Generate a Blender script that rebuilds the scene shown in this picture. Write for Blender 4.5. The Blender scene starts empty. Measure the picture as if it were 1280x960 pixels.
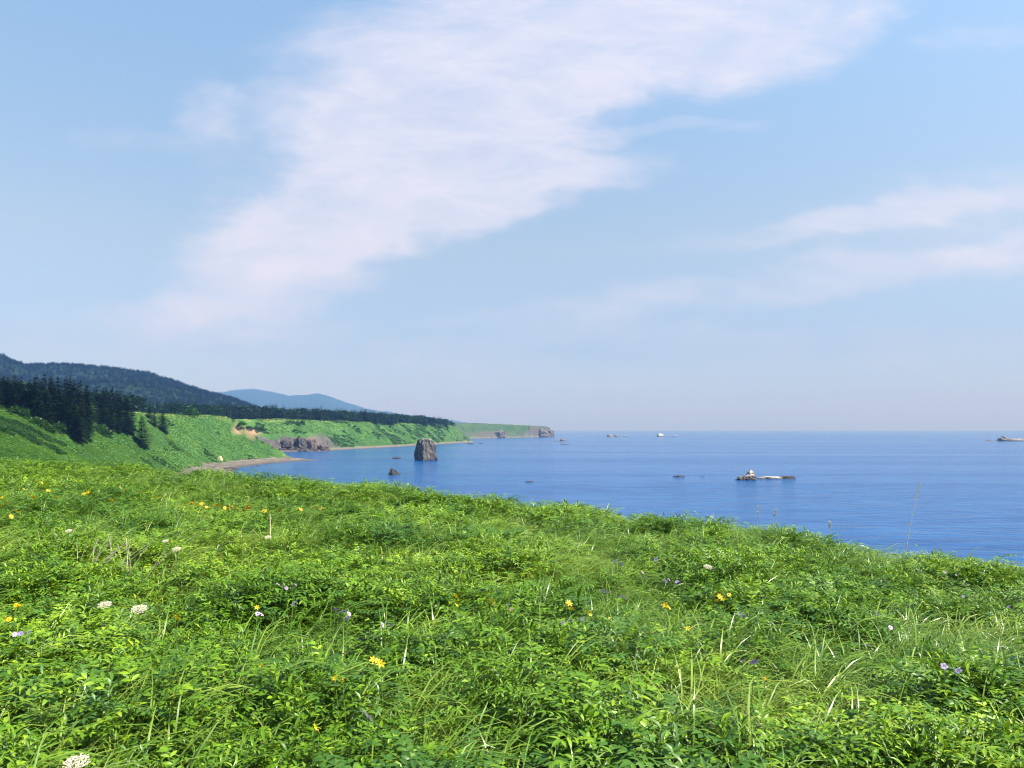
import bpy, bmesh, math, random
import numpy as np
from mathutils import Vector, Matrix, Euler

random.seed(7)
np.random.seed(7)
R = math.radians
SC = bpy.context.scene
COL = SC.collection

# ------------------------------------------------------------------ camera
H = 25.0            # eye height above the sea, metres
F = 960.0           # focal length in photo pixels (photo is 1280 x 960)
HOR = 537.0         # photo row of the horizon
PITCH = math.atan((HOR - 480.0) / F)
cam_d = bpy.data.cameras.new("camera")
cam = bpy.data.objects.new("camera", cam_d)
COL.objects.link(cam)
cam.location = (0, 0, H)
cam.rotation_euler = (math.pi / 2 + PITCH, 0, 0)
cam_d.sensor_width = 36.0
cam_d.lens = 36.0 * F / 1280.0
cam_d.clip_start = 0.05
cam_d.clip_end = 90000
SC.camera = cam

# ------------------------------------------------------------------ sun, sky, exposure
SUN_AZ, SUN_EL = R(106), R(52)      # azimuth clockwise from the view direction (+Y), to the right
sun_d = bpy.data.lights.new("sun", 'SUN')
sun_d.energy = 5.0
sun_d.angle = R(0.5)
sun_d.color = (1.0, 0.95, 0.86)
sun = bpy.data.objects.new("sun", sun_d)
COL.objects.link(sun)
sdir = Vector((math.sin(SUN_AZ) * math.cos(SUN_EL), math.cos(SUN_AZ) * math.cos(SUN_EL), math.sin(SUN_EL)))
sun.rotation_euler = sdir.to_track_quat('Z', 'Y').to_euler()

SC.view_settings.view_transform = 'Standard'
SC.view_settings.look = 'None'
SC.view_settings.exposure = 1.25
SC.view_settings.gamma = 1.0
SC.view_settings.use_curve_mapping = False
cy = SC.cycles
cy.max_bounces = 6
cy.diffuse_bounces = 1
cy.glossy_bounces = 2
cy.transmission_bounces = 4
cy.transparent_max_bounces = 8
cy.volume_bounces = 0
cy.caustics_reflective = False
cy.caustics_refractive = False
cy.use_denoising = True
cy.pixel_filter_type = 'BLACKMAN_HARRIS'
cy.filter_width = 1.1
cy.sample_clamp_indirect = 4.0
try:
    cy.denoiser = 'OPENIMAGEDENOISE'
    cy.denoising_input_passes = 'RGB_ALBEDO_NORMAL'
    cy.denoising_prefilter = 'ACCURATE'
except Exception:
    pass


class NT:
    """small helper to write node trees"""
    def __init__(s, tree):
        s.t = tree
        tree.nodes.clear()

    def n(s, typ, inputs=None, **kw):
        nd = s.t.nodes.new(typ)
        for k, v in kw.items():
            setattr(nd, k, v)
        for k, v in (inputs or {}).items():
            if isinstance(v, bpy.types.NodeSocket):
                s.t.links.new(v, nd.inputs[k])
            elif isinstance(v, tuple) and len(v) == 3 and nd.inputs[k].type == 'RGBA':
                nd.inputs[k].default_value = (*v, 1)
            else:
                nd.inputs[k].default_value = v
        return nd

    def math(s, op, a, b=0.0, c=0.0, clamp=False):
        nd = s.n('ShaderNodeMath', {0: a, 1: b, 2: c}, operation=op)
        nd.use_clamp = clamp
        return nd.outputs[0]

    def ramp(s, fac, stops, interp='LINEAR'):
        nd = s.n('ShaderNodeValToRGB', {0: fac})
        cr = nd.color_ramp
        cr.interpolation = interp
        while len(cr.elements) < len(stops):
            cr.elements.new(0.5)
        for e, (p, c) in zip(cr.elements, stops):
            e.position = p
            e.color = (*c, 1) if len(c) == 3 else c
        return nd.outputs[0]

    def mix(s, f, a, b, blend='MIX'):
        nd = s.n('ShaderNodeMix', data_type='RGBA', blend_type=blend, clamp_factor=True)
        for k, v in ((0, f), (6, a), (7, b)):
            if isinstance(v, bpy.types.NodeSocket):
                s.t.links.new(v, nd.inputs[k])
            else:
                nd.inputs[k].default_value = (*v, 1) if isinstance(v, tuple) and len(v) == 3 else v
        return nd.outputs[2]

    def mr(s, v, a, b, c=0.0, d=1.0, smooth=True):
        nd = s.n('ShaderNodeMapRange', {0: v, 1: a, 2: b, 3: c, 4: d})
        nd.interpolation_type = 'SMOOTHSTEP' if smooth else 'LINEAR'
        return nd.outputs[0]


world = bpy.data.worlds.new("World")
SC.world = world
world.use_nodes = True
w = NT(world.node_tree)
tc = w.n('ShaderNodeTexCoord')
sep = w.n('ShaderNodeSeparateXYZ', {0: tc.outputs['Generated']})
dx, dy, dz = sep.outputs
up = w.math('MAXIMUM', dz, 0.004)
vec = w.n('ShaderNodeCombineXYZ', {0: dx, 1: dy, 2: up}).outputs[0]
sky = w.n('ShaderNodeTexSky', {0: vec}, sky_type='NISHITA', sun_disc=False)
sky.sun_elevation = SUN_EL
sky.sun_rotation = SUN_AZ
sky.air_density = 1.0
sky.dust_density = 0.6
sky.ozone_density = 1.5
sky.altitude = 30
# colour balance of the sky by height above the horizon (maritime air: pale lavender low down, clear blue above)
gain = w.ramp(up, [(0.0, (0.54, 0.66, 0.88)), (0.10, (0.62, 0.64, 0.76)), (0.23, (1.07, 0.95, 0.84)), (0.50, (1.40, 1.45, 1.33))])
skyc = w.mix(1.0, sky.outputs[0], gain, 'MULTIPLY')
# thin cirrus: strokes laid over the northern sky in azimuth / elevation tangents, torn by noise
dyp = w.math('MAXIMUM', dy, 0.05)
U = w.math('DIVIDE', dx, dyp)
V = w.math('DIVIDE', up, dyp)
p0 = w.n('ShaderNodeCombineXYZ', {0: U, 1: V, 2: 0.0}).outputs[0]
wm = w.n('ShaderNodeMapping', {0: p0, 'Scale': (2.0, 4.0, 1.0), 'Rotation': (0, 0, R(-14))}).outputs[0]
wn = w.n('ShaderNodeTexNoise', {0: wm, 'Scale': 2.2, 'Detail': 7.0, 'Roughness': 0.62})
off = w.n('ShaderNodeVectorMath', {0: wn.outputs[1], 1: (0.5, 0.5, 0.5)}, operation='SUBTRACT').outputs[0]
off2 = w.n('ShaderNodeVectorMath', {0: off, 1: (0.22, 0.10, 0.0)}, operation='MULTIPLY').outputs[0]
pw = w.n('ShaderNodeVectorMath', {0: p0, 1: off2}, operation='ADD').outputs[0]


def uv_of(px, py):
    a = math.atan((480 - py) / F) + PITCH
    rr = math.hypot(F, 480 - py)
    yy = rr * math.cos(a)
    return ((px - 640) / yy, math.tan(a))


def stroke(px, py, rx, ry, deg, gain):
    u, v = uv_of(px, py)
    sb = w.n('ShaderNodeVectorMath', {0: pw, 1: (u, v, 0)}, operation='SUBTRACT').outputs[0]
    mp = w.n('ShaderNodeMapping', {0: sb, 'Rotation': (0, 0, R(-deg))}, vector_type='POINT').outputs[0]
    sc_ = w.n('ShaderNodeVectorMath', {0: mp, 1: (F / rx, F / ry, 0)}, operation='MULTIPLY').outputs[0]
    g = w.n('ShaderNodeTexGradient', {0: sc_}, gradient_type='SPHERICAL').outputs[1]
    return w.math('MULTIPLY', w.mr(g, 0.0, 0.62), gain)


STROKES = [
    (640, 40, 430, 150, 14, 1.0), (860, 40, 380, 110, 9, 1.0), (560, 170, 330, 150, 20, 0.9),
    (470, 250, 330, 110, 22, 0.8), (340, 340, 260, 90, 20, 0.55), (640, 235, 210, 55, 12, 0.55),
    (255, 135, 75, 48, -20, 0.55), (170, 168, 110, 26, -6, 0.32),
    (1090, 272, 460, 26, 7, 0.42), (1290, 240, 320, 45, 6, 0.18), (1240, 285, 380, 90, 4, 0.34), (1010, 350, 600, 38, 7, 0.40), (1240, 330, 330, 40, 8, 0.18), (330, 200, 130, 130, 10, 0.18),
    (1230, 50, 130, 26, 12, 0.35), (1110, 20, 60, 45, 40, 0.3), (800, 162, 200, 16, 3, 0.45), (760, 205, 130, 40, 4, 0.4),
    (140, 420, 420, 70, 0, 0.35), (900, 440, 700, 60, 3, 0.3), (560, 420, 500, 60, 8, 0.15),
]
acc = None
for s_ in STROKES:
    g = stroke(*s_)
    acc = g if acc is None else w.math('ADD', acc, g)
fm = w.n('ShaderNodeMapping', {0: p0, 'Scale': (3.0, 9.0, 1.0), 'Rotation': (0, 0, R(-16))}).outputs[0]
fn = w.n('ShaderNodeTexNoise', {0: fm, 'Scale': 2.0, 'Detail': 8.0, 'Roughness': 0.6, 'Distortion': 0.6}).outputs[0]
fm2 = w.n('ShaderNodeMapping', {0: p0, 'Scale': (7.0, 20.0, 1.0), 'Rotation': (0, 0, R(-20))}).outputs[0]
fn2 = w.n('ShaderNodeTexNoise', {0: fm2, 'Scale': 2.0, 'Detail': 8.0, 'Roughness': 0.65, 'Distortion': 0.8}).outputs[0]
torn = w.math('ADD', w.math('MULTIPLY', w.math('SUBTRACT', fn, 0.5), 0.75), w.math('MULTIPLY', w.math('SUBTRACT', fn2, 0.5), 0.35))
torn = w.math('MULTIPLY', torn, w.mr(acc, 0.02, 0.25))
dens = w.mr(w.math('ADD', w.math('MINIMUM', acc, 1.15), torn), -0.02, 1.40)
# veil is thicker in its middle, thinner towards the ends
dens = w.math('MULTIPLY', dens, w.math("MULTIPLY", w.mr(fn, 0.25, 0.72, 0.82, 1.10), w.mr(fn2, 0.25, 0.75, 0.90, 1.06)))
front = w.mr(dy, 0.05, 0.3)
dens = w.math('MULTIPLY', w.math('MULTIPLY', dens, front), 0.76, clamp=True)
CLOUD = (4.62, 4.50, 5.15)
skyc = w.mix(dens, skyc, CLOUD)
bg = w.n('ShaderNodeBackground', {0: skyc, 1: 0.085})
wo = w.n('ShaderNodeOutputWorld', {0: bg.outputs[0]})

# ------------------------------------------------------------------ helpers
def mat(name):
    m = bpy.data.materials.new(name)
    m.use_nodes = True
    return m, NT(m.node_tree)


def finish(t, shader, disp=None):
    o = t.n('ShaderNodeOutputMaterial', {0: shader})
    return o


def tag(o, label=None, cat=None, group=None, kind=None):
    for k, v in (('label', label), ('category', cat), ('group', group), ('kind', kind)):
        if v:
            o[k] = v
    return o


def mesh_np(name, verts, faces, loops_per=4):
    """verts (n,3), faces (m,k)"""
    me = bpy.data.meshes.new(name)
    verts = np.asarray(verts, dtype=np.float32)
    faces = np.asarray(faces, dtype=np.int32)
    m, k = faces.shape
    me.vertices.add(len(verts))
    me.vertices.foreach_set('co', verts.ravel())
    me.loops.add(m * k)
    me.loops.foreach_set('vertex_index', faces.ravel())
    me.polygons.add(m)
    me.polygons.foreach_set('loop_start', np.arange(0, m * k, k, dtype=np.int32))
    me.polygons.foreach_set('loop_total', np.full(m, k, dtype=np.int32))
    me.update(calc_edges=True)
    return me


def fattr(me, name, vals):
    a = me.attributes.new(name, 'FLOAT', 'POINT')
    a.data.foreach_set('value', np.asarray(vals, dtype=np.float32).ravel())


def smooth(me, on=True):
    me.polygons.foreach_set('use_smooth', np.full(len(me.polygons), on))


def link(name, me, m=None, parent=None):
    o = bpy.data.objects.new(name, me)
    COL.objects.link(o)
    if m is not None:
        me.materials.append(m)
    if parent is not None:
        o.parent = parent
    return o


def empty(name, loc, rz=0.0):
    o = bpy.data.objects.new(name, None)
    o.empty_display_size = 0.3
    COL.objects.link(o)
    o.location = loc
    o.rotation_euler = (0, 0, rz)
    return o


def copy_tree(o, parent=None):
    c = o.copy()
    COL.objects.link(c)
    if parent is not None:
        c.parent = parent
    for ch in list(o.children):
        copy_tree(ch, c)
    return c


def _hash(ix, iy, seed):
    h = (ix.astype(np.int64) * 374761393 + iy.astype(np.int64) * 668265263 + seed * 974634721) & 0x7fffffff
    h = ((h ^ (h >> 13)) * 1274126177) & 0x7fffffff
    return ((h ^ (h >> 16)) & 0xffff) / 65535.0


def vnoise(x, y, seed=0):
    x = np.asarray(x, dtype=np.float64)
    y = np.asarray(y, dtype=np.float64)
    ix = np.floor(x); iy = np.floor(y)
    fx = x - ix; fy = y - iy
    fx = fx * fx * (3 - 2 * fx); fy = fy * fy * (3 - 2 * fy)
    a = _hash(ix, iy, seed); b = _hash(ix + 1, iy, seed)
    c = _hash(ix, iy + 1, seed); d = _hash(ix + 1, iy + 1, seed)
    return (a * (1 - fx) + b * fx) * (1 - fy) + (c * (1 - fx) + d * fx) * fy


def fbm(x, y, seed=0, octv=4):
    v = 0.0; a = 0.5; t = 0.0
    for k in range(octv):
        v = v + a * vnoise(x * 2 ** k + 17.3 * k, y * 2 ** k - 9.1 * k, seed + k)
        t += a; a *= 0.5
    return v / t


def sstep(a, b, x):
    t = np.clip((x - a) / (b - a), 0, 1)
    return t * t * (3 - 2 * t)


# ------------------------------------------------------------------ terrain
# shoreline: x, y, beach width, face width, top height, cliff fraction (0 green slope .. 1 rock cliff), top cliff height
COAST = [
    (150, -160, 5, 30, 0, 0), (110, 20, 5, 30, 0, 0), (70, 70, 5, 30, 0, 0), (20, 110, 5, 30, 0, 0), (-50, 150, 6, 30, 0, 0),
    (-105, 220, 12, 45, 22, 0), (-132, 300, 20, 50, 36, 0), (-150, 407, 30, 50, 37, 0), (-166, 460, 26, 50, 37, 0),
    (-181, 511, 24, 50, 37, 0), (-179, 578, 26, 46, 36, 0), (-163, 623, 26, 46, 36, 0), (-157, 633, 26, 44, 36, 0),
    (-166, 640, 22, 44, 36, 0), (-212, 667, 12, 46, 35, 0), (-246, 740, 12, 50, 34, 0), (-266, 814, 14, 50, 34, 0.5), (-252, 868, 17, 40, 36, 1),
    (-213, 889, 16, 40, 37, 1), (-214, 941, 12, 46, 37, 0.7), (-204, 980, 9, 52, 37, 0), (-178, 1067, 8, 56, 37, 0),
    (-150, 1200, 9, 56, 36, 0), (-91, 1454, 9, 46, 35, 0.1), (-74, 1548, 8, 40, 32, 0.3), (-110, 1640, 6, 40, 34, 0.2),
    (-190, 1800, 8, 40, 38, 0), (-160, 2040, 8, 40, 40, 0.1), (-91, 2182, 10, 45, 41, 0.3), (-58, 2266, 6, 40, 41, 1.0), (-30, 2320, 8, 45, 40, 0.2),
    (45, 2480, 6, 30, 39, 0.2), (80, 2540, 4, 16, 37, 1.0), (144, 2667, 3, 12, 35, 1.0), (134, 2800, 3, 12, 36, 1.0), (0, 3000, 5, 30, 38, 0.5),
    (-400, 3700, 5, 30, 40, 0),
]
CA = np.array(COAST, dtype=np.float64)
POLY = np.vstack([CA[:, :2], [[-5000, 3700], [-5000, -160]]])


def coast_query(x, y):
    x = np.asarray(x, dtype=np.float64); y = np.asarray(y, dtype=np.float64)
    best = np.full(x.shape, 1e18); par = np.zeros(x.shape + (4,))
    for a, b in zip(CA[:-1], CA[1:]):
        ex, ey = b[0] - a[0], b[1] - a[1]
        t = np.clip(((x - a[0]) * ex + (y - a[1]) * ey) / (ex * ex + ey * ey), 0, 1)
        d2 = (x - a[0] - t * ex) ** 2 + (y - a[1] - t * ey) ** 2
        m = d2 < best
        best = np.where(m, d2, best)
        for k in range(4):
            par[..., k] = np.where(m, a[2 + k] + t * (b[2 + k] - a[2 + k]), par[..., k])
    inside = np.zeros(x.shape, dtype=bool)
    n = len(POLY)
    for i in range(n):
        x1, y1 = POLY[i]; x2, y2 = POLY[(i + 1) % n]
        if y1 == y2:
            continue
        c = ((y1 > y) != (y2 > y)) & (x < (x2 - x1) * (y - y1) / (y2 - y1) + x1)
        inside ^= c
    d = np.sqrt(best)
    return np.where(inside, d, -d), par


def bluff(x, y, full=False):
    d, par = coast_query(x, y)
    wob = (fbm(x / 34, y / 34, 3, 4) - 0.5)
    dn = d + wob * 16 * np.clip(d / 30, 0, 1) + (fbm(x / 7, y / 7, 9, 2) - 0.5) * 2.0
    bw, sw, top, cl = [par[..., k] for k in range(4)]
    bw = bw * 0.86
    beach = np.clip(dn, -30, None)
    z = np.where(dn < bw, np.clip(dn * 2.2 / np.maximum(bw, 1), -4, 2.2), 2.2)
    s = np.clip((dn - bw) / np.maximum(sw, 1), 0, 1)
    grass = s ** 0.92
    grass = grass * 0.55 + (grass * grass * (3 - 2 * grass)) * 0.45
    q = np.clip((dn - bw) / 7.0, 0, 1)
    cliff = 0.42 * (q * q * (3 - 2 * q)) + 0.58 * np.clip((dn - bw - 7) / np.maximum(sw - 7, 1), 0, 1)
    tall = sw < 20
    cliff = np.where(tall, 0.93 * sstep(0, 9, dn - bw) + 0.07 * s, cliff)
    pr = grass * (1 - cl) + cliff * cl
    rise = np.clip((dn - bw - sw) * 0.045, 0, 9)
    z = z + np.maximum(top - 2.2, 0) * pr + rise * (top > 10)
    # gullies and lumps on the face
    face = np.clip(pr * (1.15 - pr) * 3.2, 0, 1)
    z = z + face * (fbm(x / 18, y / 18, 21, 3) - 0.5) * 5.0 * (1 + cl * 0.6)
    z = z + face * (fbm(x / 4.5, y / 4.5, 33, 2) - 0.5) * 0.7
    z = z + (pr > 0.95) * (fbm(x / 40, y / 40, 5, 2) - 0.5) * 2.5
    if full:
        return z, dn, bw, sw, top, cl, pr
    return z


CR_PX = np.array([-900, -300, 0, 150, 320, 480, 640, 800, 930, 1010, 1100, 1190, 1280, 1500, 2200])
CR_D = np.array([44, 42, 37, 34, 30, 26, 21.5, 18.5, 17.2, 15.6, 14.2, 13.2, 12.6, 12, 11])


def meadow(x, y):
    x = np.asarray(x, dtype=np.float64); y = np.asarray(y, dtype=np.float64)
    r = np.hypot(x, y)
    px = 640 + F * x / np.maximum(np.abs(y), 0.3)
    px = np.where(y > 0.3, px, np.where(x > 0, 2200, -900))
    d = np.interp(px, CR_PX, CR_D)
    s = y * np.ones_like(r) - d
    s = np.where(y > 0.3, s, -5)
    base = 23.175 - 0.031 * np.clip(x, -40, 40) - 0.0215 * np.clip(y, -5, 60)
    base = base + (fbm(x / 6, y / 6, 41, 3) - 0.5) * 0.34 + (fbm(x / 1.4, y / 1.4, 43, 2) - 0.5) * 0.22
    roll = 0.8 * (np.sqrt(np.maximum(s + 2, 0) ** 2 + 36) - 6)
    return base - np.where(s > -2, roll, 0)


def ground_z(x, y):
    r = np.hypot(x, y)
    return np.maximum(meadow(x, y), bluff(x, y))


def pix_dir(px, py):
    a = math.atan((480 - py) / F) + PITCH
    rr = math.hypot(F, 480 - py)
    return Vector(((px - 640), rr * math.cos(a), rr * math.sin(a))) / (rr * math.cos(a))   # per metre of y


def hit(px, py, y0=150.0, y1=3400.0, n=5000):
    d = pix_dir(px, py)
    ys = np.linspace(y0, y1, n)
    zz = H + d.z * ys
    g = bluff(d.x * ys, ys)
    k = np.argmax(g > zz)
    if not (g > zz).any():
        k = n - 1
    return Vector((d.x * ys[k], ys[k], float(g[k])))


def hit_sea(px, py):
    d = pix_dir(px, py)
    y = -H / d.z
    return Vector((d.x * y, y, 0.0))


def hit_meadow(px, py, hgt=0.5):
    d = pix_dir(px, py)
    ys = np.linspace(1.5, 60, 4000)
    zz = H + d.z * ys
    g = meadow(d.x * ys, ys) + hgt
    k = np.argmax(g > zz)
    if not (g > zz).any():
        k = int(np.argmin(zz - g))
    return Vector((d.x * ys[k], ys[k], float(g[k] - hgt)))


def grid_faces(nr, nc, keep=None):
    i = np.arange(nr - 1)[:, None] * nc + np.arange(nc - 1)[None, :]
    f = np.stack([i, i + 1, i + nc + 1, i + nc], -1).reshape(-1, 4)
    return f


def prune(v, f, keep_face, attrs):
    f = f[keep_face]
    used = np.unique(f)
    mp = np.full(len(v), -1, dtype=np.int64)
    mp[used] = np.arange(len(used))
    return v[used], mp[f], [a[used] for a in attrs]


# --- leaf / plant colouring -------------------------------------------------
def leaf_mat(name, lo, mid, hi, trans=0.35, rough=0.45, spec=0.4, patch=0.6, dry=None, dry_amt=0.0, pscale=0.35):
    m, t = mat(name)
    geo = t.n('ShaderNodeNewGeometry')
    oi = t.n('ShaderNodeObjectInfo')
    pn = t.n('ShaderNodeTexNoise', {0: oi.outputs['Location'], 'Scale': pscale, 'Detail': 3.0}).outputs[0]
    pn = t.mr(pn, 0.32, 0.68)
    a = t.math('MULTIPLY', geo.outputs['Random Per Island'], 0.68)
    b = t.math('MULTIPLY', oi.outputs['Random'], 0.32)
    r1 = t.math('ADD', a, b)
    r = t.math('ADD', t.math('MULTIPLY', r1, 1 - patch * 0.5), t.math('MULTIPLY', pn, patch * 0.5))
    c = t.ramp(r, [(0.0, lo), (0.5, mid), (1.0, hi)])
    if dry:
        k = t.math('GREATER_THAN', t.math('FRACT', t.math('MULTIPLY', geo.outputs['Random Per Island'], 37.7)), 1 - dry_amt)
        c = t.mix(k, c, dry)
    bs = t.n('ShaderNodeBsdfPrincipled', {'Base Color': c, 'Roughness': rough, 'Specular IOR Level': spec})
    tr_c = t.mix(1.0, c, (1.25, 1.15, 0.55), 'MULTIPLY')
    tr = t.n('ShaderNodeBsdfTranslucent', {0: tr_c})
    mx = t.n('ShaderNodeMixShader', {0: trans, 1: bs.outputs[0], 2: tr.outputs[0]})
    finish(t, mx.outputs[0])
    return m


M_grass = leaf_mat("grass_blade", (0.026, 0.076, 0.006), (0.100, 0.205, 0.012), (0.33, 0.41, 0.075), 0.26, 0.36, 0.42, 0.6, (0.30, 0.26, 0.13), 0.014)
M_reed = leaf_mat("broad_grass_blade", (0.10, 0.22, 0.04), (0.17, 0.29, 0.07), (0.26, 0.36, 0.12), 0.38, 0.4, 0.5, 0.3)
M_herb = leaf_mat("herb_leaf", (0.016, 0.052, 0.004), (0.086, 0.196, 0.007), (0.29, 0.42, 0.020), 0.20, 0.42, 0.32, 0.6)
M_herb_pale = leaf_mat("pale_herb_leaf", (0.07, 0.17, 0.04), (0.12, 0.235, 0.055), (0.20, 0.31, 0.10), 0.3, 0.42, 0.5, 0.4)
M_herb_dark = leaf_mat("dark_herb_leaf", (0.022, 0.075, 0.010), (0.05, 0.138, 0.013), (0.10, 0.215, 0.02), 0.28, 0.42, 0.42, 0.5)
M_spruce = leaf_mat("spruce_needles", (0.006, 0.017, 0.008), (0.011, 0.027, 0.011), (0.032, 0.062, 0.018), 0.10, 0.7, 0.06, 0.2)
M_bush = leaf_mat("bush_leaf", (0.025, 0.075, 0.02), (0.045, 0.12, 0.026), (0.075, 0.165, 0.03), 0.25, 0.5, 0.3, 0.4, pscale=0.05)
M_slope = leaf_mat("slope_leaf", (0.055, 0.150, 0.024), (0.105, 0.245, 0.030), (0.18, 0.33, 0.045), 0.25, 0.55, 0.25, 0.9, pscale=0.03)


def simple_mat(name, col, rough=0.6, var=0.25, scale=30, trans=0.0, spec=0.4):
    m, t = mat(name)
    tcx = t.n('ShaderNodeTexCoord')
    nz = t.n('ShaderNodeTexNoise', {0: tcx.outputs['Object'], 'Scale': scale, 'Detail': 4.0}).outputs[0]
    c = t.mix(nz, tuple(v * (1 - var) for v in col), tuple(min(1, v * (1 + var)) for v in col))
    bs = t.n('ShaderNodeBsdfPrincipled', {'Base Color': c, 'Roughness': rough, 'Specular IOR Level': spec})
    out = bs.outputs[0]
    if trans:
        tr = t.n('ShaderNodeBsdfTranslucent', {0: c})
        out = t.n('ShaderNodeMixShader', {0: trans, 1: out, 2: tr.outputs[0]}).outputs[0]
    finish(t, out)
    return m


M_bark = simple_mat("bark", (0.09, 0.07, 0.055), 0.9)
M_stem = simple_mat("green_stem", (0.10, 0.19, 0.04), 0.5)
M_yellow = simple_mat("yellow_petal", (0.62, 0.47, 0.01), 0.5, 0.12, 40, 0.25)
M_orange = simple_mat("orange_petal", (0.58, 0.32, 0.015), 0.5, 0.15, 40, 0.2)
M_lav = simple_mat("lavender_petal", (0.29, 0.22, 0.46), 0.55, 0.14, 60, 0.25)
M_lav_pale = simple_mat("pale_lavender_petal", (0.40, 0.33, 0.48), 0.55, 0.14, 60, 0.25)
M_cream = simple_mat("cream_floret", (0.58, 0.54, 0.40), 0.6, 0.12, 60, 0.2)
M_straw = simple_mat("straw", (0.60, 0.54, 0.41), 0.6, 0.25, 12, 0.1)
M_eye = simple_mat("flower_centre", (0.55, 0.34, 0.03), 0.7, 0.3, 60)
M_eye_dark = simple_mat("dark_flower_centre", (0.18, 0.10, 0.22), 0.7, 0.3, 60)

# soil under the meadow
M_soil, t = mat("meadow_soil")
tcx = t.n('ShaderNodeTexCoord')
nz = t.n('ShaderNodeTexNoise', {0: tcx.outputs['Object'], 'Scale': 3.0, 'Detail': 8.0, 'Roughness': 0.7}).outputs[0]
c = t.ramp(nz, [(0.3, (0.018, 0.028, 0.008)), (0.55, (0.03, 0.055, 0.012)), (0.75, (0.06, 0.06, 0.025))])
bm_ = t.n('ShaderNodeBump', {'Height': nz, 'Strength': 0.8, 'Distance': 0.1})
bs = t.n('ShaderNodeBsdfPrincipled', {'Base Color': c, 'Roughness': 0.95, 'Normal': bm_.outputs[0], 'Specular IOR Level': 0.1})
finish(t, bs.outputs[0])

# coast terrain material: grass, bare earth, rock, shingle by vertex masks
M_coast, t = mat("coast_terrain")
at = lambda nm: t.n('ShaderNodeAttribute', attribute_name=nm).outputs['Fac']
pos = t.n('ShaderNodeNewGeometry').outputs['Position']
n1 = t.n('ShaderNodeTexNoise', {0: pos, 'Scale': 0.045, 'Detail': 9.0, 'Roughness': 0.68}).outputs[0]
n2 = t.n('ShaderNodeTexNoise', {0: pos, 'Scale': 0.6, 'Detail': 6.0, 'Roughness': 0.75}).outputs[0]
gc = t.ramp(n1, [(0.30, (0.024, 0.070, 0.022)), (0.46, (0.042, 0.115, 0.026)), (0.60, (0.070, 0.155, 0.034)), (0.75, (0.11, 0.18, 0.05))])
g2 = t.ramp(n2, [(0.3, (0.45, 0.5, 0.5)), (0.6, (1.15, 1.15, 1.05))])
gc = t.mix(0.8, gc, g2, 'MULTIPLY')
gc = t.mix(t.math('MULTIPLY', at('dry'), t.mr(n2, 0.35, 0.6)), gc, (0.24, 0.25, 0.09))
gc = t.mix(at('far_shade'), gc, t.ramp(n1, [(0.35, (0.022, 0.046, 0.026)), (0.6, (0.042, 0.075, 0.034))]))
rk = t.ramp(t.n('ShaderNodeTexNoise', {0: pos, 'Scale': 0.25, 'Detail': 8.0, 'Roughness': 0.7}).outputs[0],
            [(0.3, (0.035, 0.033, 0.036)), (0.5, (0.075, 0.068, 0.07)), (0.7, (0.16, 0.14, 0.13))])
gc = t.mix(t.math('MULTIPLY', at('rock'), t.mr(n2, 0.25, 0.42), clamp=True), gc, rk)
ec = t.ramp(n2, [(0.3, (0.17, 0.11, 0.065)), (0.7, (0.33, 0.23, 0.15))])
gc = t.mix(at('earth'), gc, ec)
sa = t.ramp(t.n('ShaderNodeTexNoise', {0: pos, 'Scale': 0.18, 'Detail': 7.0, 'Roughness': 0.7}).outputs[0],
            [(0.3, (0.07, 0.061, 0.052)), (0.5, (0.135, 0.118, 0.10)), (0.7, (0.25, 0.222, 0.185))])
sa = t.mix(at('wet'), sa, (0.075, 0.065, 0.06))
gc = t.mix(at('sand'), gc, sa)
bm_ = t.n('ShaderNodeBump', {'Height': n2, 'Strength': 0.9, 'Distance': 1.2})
bs = t.n('ShaderNodeBsdfPrincipled', {'Base Color': gc, 'Roughness': 0.9, 'Normal': bm_.outputs[0], 'Specular IOR Level': 0.15})
finish(t, bs.outputs[0])

# meadow ground sheet (all round the camera)
rr = np.concatenate([[0.2], np.geomspace(0.8, 12, 40), np.linspace(12.5, 60, 120), np.geomspace(62, 200, 25)])
th = np.linspace(-math.pi, math.pi, 361)
rg, tg = np.meshgrid(rr, th, indexing='ij')
gx, gy = rg * np.sin(tg), rg * np.cos(tg)
gz = np.maximum(ground_z(gx, gy), -6)
me = mesh_np("ground", np.stack([gx, gy, gz], -1).reshape(-1, 3), grid_faces(len(rr), len(th))[:, ::-1])
smooth(me)
tag(link("ground", me, M_soil), kind='structure')

# bluffs, beach, headlands
r_rows = np.concatenate([np.arange(170, 1000, 1.3), np.arange(1000, 1720, 2.6), np.arange(1720, 3700, 10.0)])
pxs = np.arange(-220, 730, 1.1)
yy, pp = np.meshgrid(r_rows, pxs, indexing='ij')
xx = yy * (pp - 640) / F
z, dn, bw, sw, top, cl, pr = bluff(xx, yy, True)
near = sstep(200, 170, yy)
z = z - near * 0.6
V_ = np.stack([xx, yy, z], -1).reshape(-1, 3)
gzx = np.gradient(z, axis=0) / np.gradient(yy, axis=0)
nsy = fbm(xx / 9, yy / 9, 77, 3)
rock = np.clip(cl * 1.5 * sstep(0.0, 0.03, pr) * (1 - sstep(0.36, 0.50, pr + (nsy - 0.5) * 0.3)), 0, 1)
rock = np.where((sw < 20) & (cl > 0.4), np.clip(sstep(0.0, 0.04, pr) * (1 - sstep(0.9, 0.97, pr + (nsy - 0.5) * 0.1)) * 1.3, 0, 1), rock)
sand = 1 - sstep(-1.0, 1.5, dn - bw + (nsy - 0.5) * 8)
wet = (1 - sstep(0.2, 1.0, z + (nsy - 0.5) * 0.6)) * 0.9
ppx = pp
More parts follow.
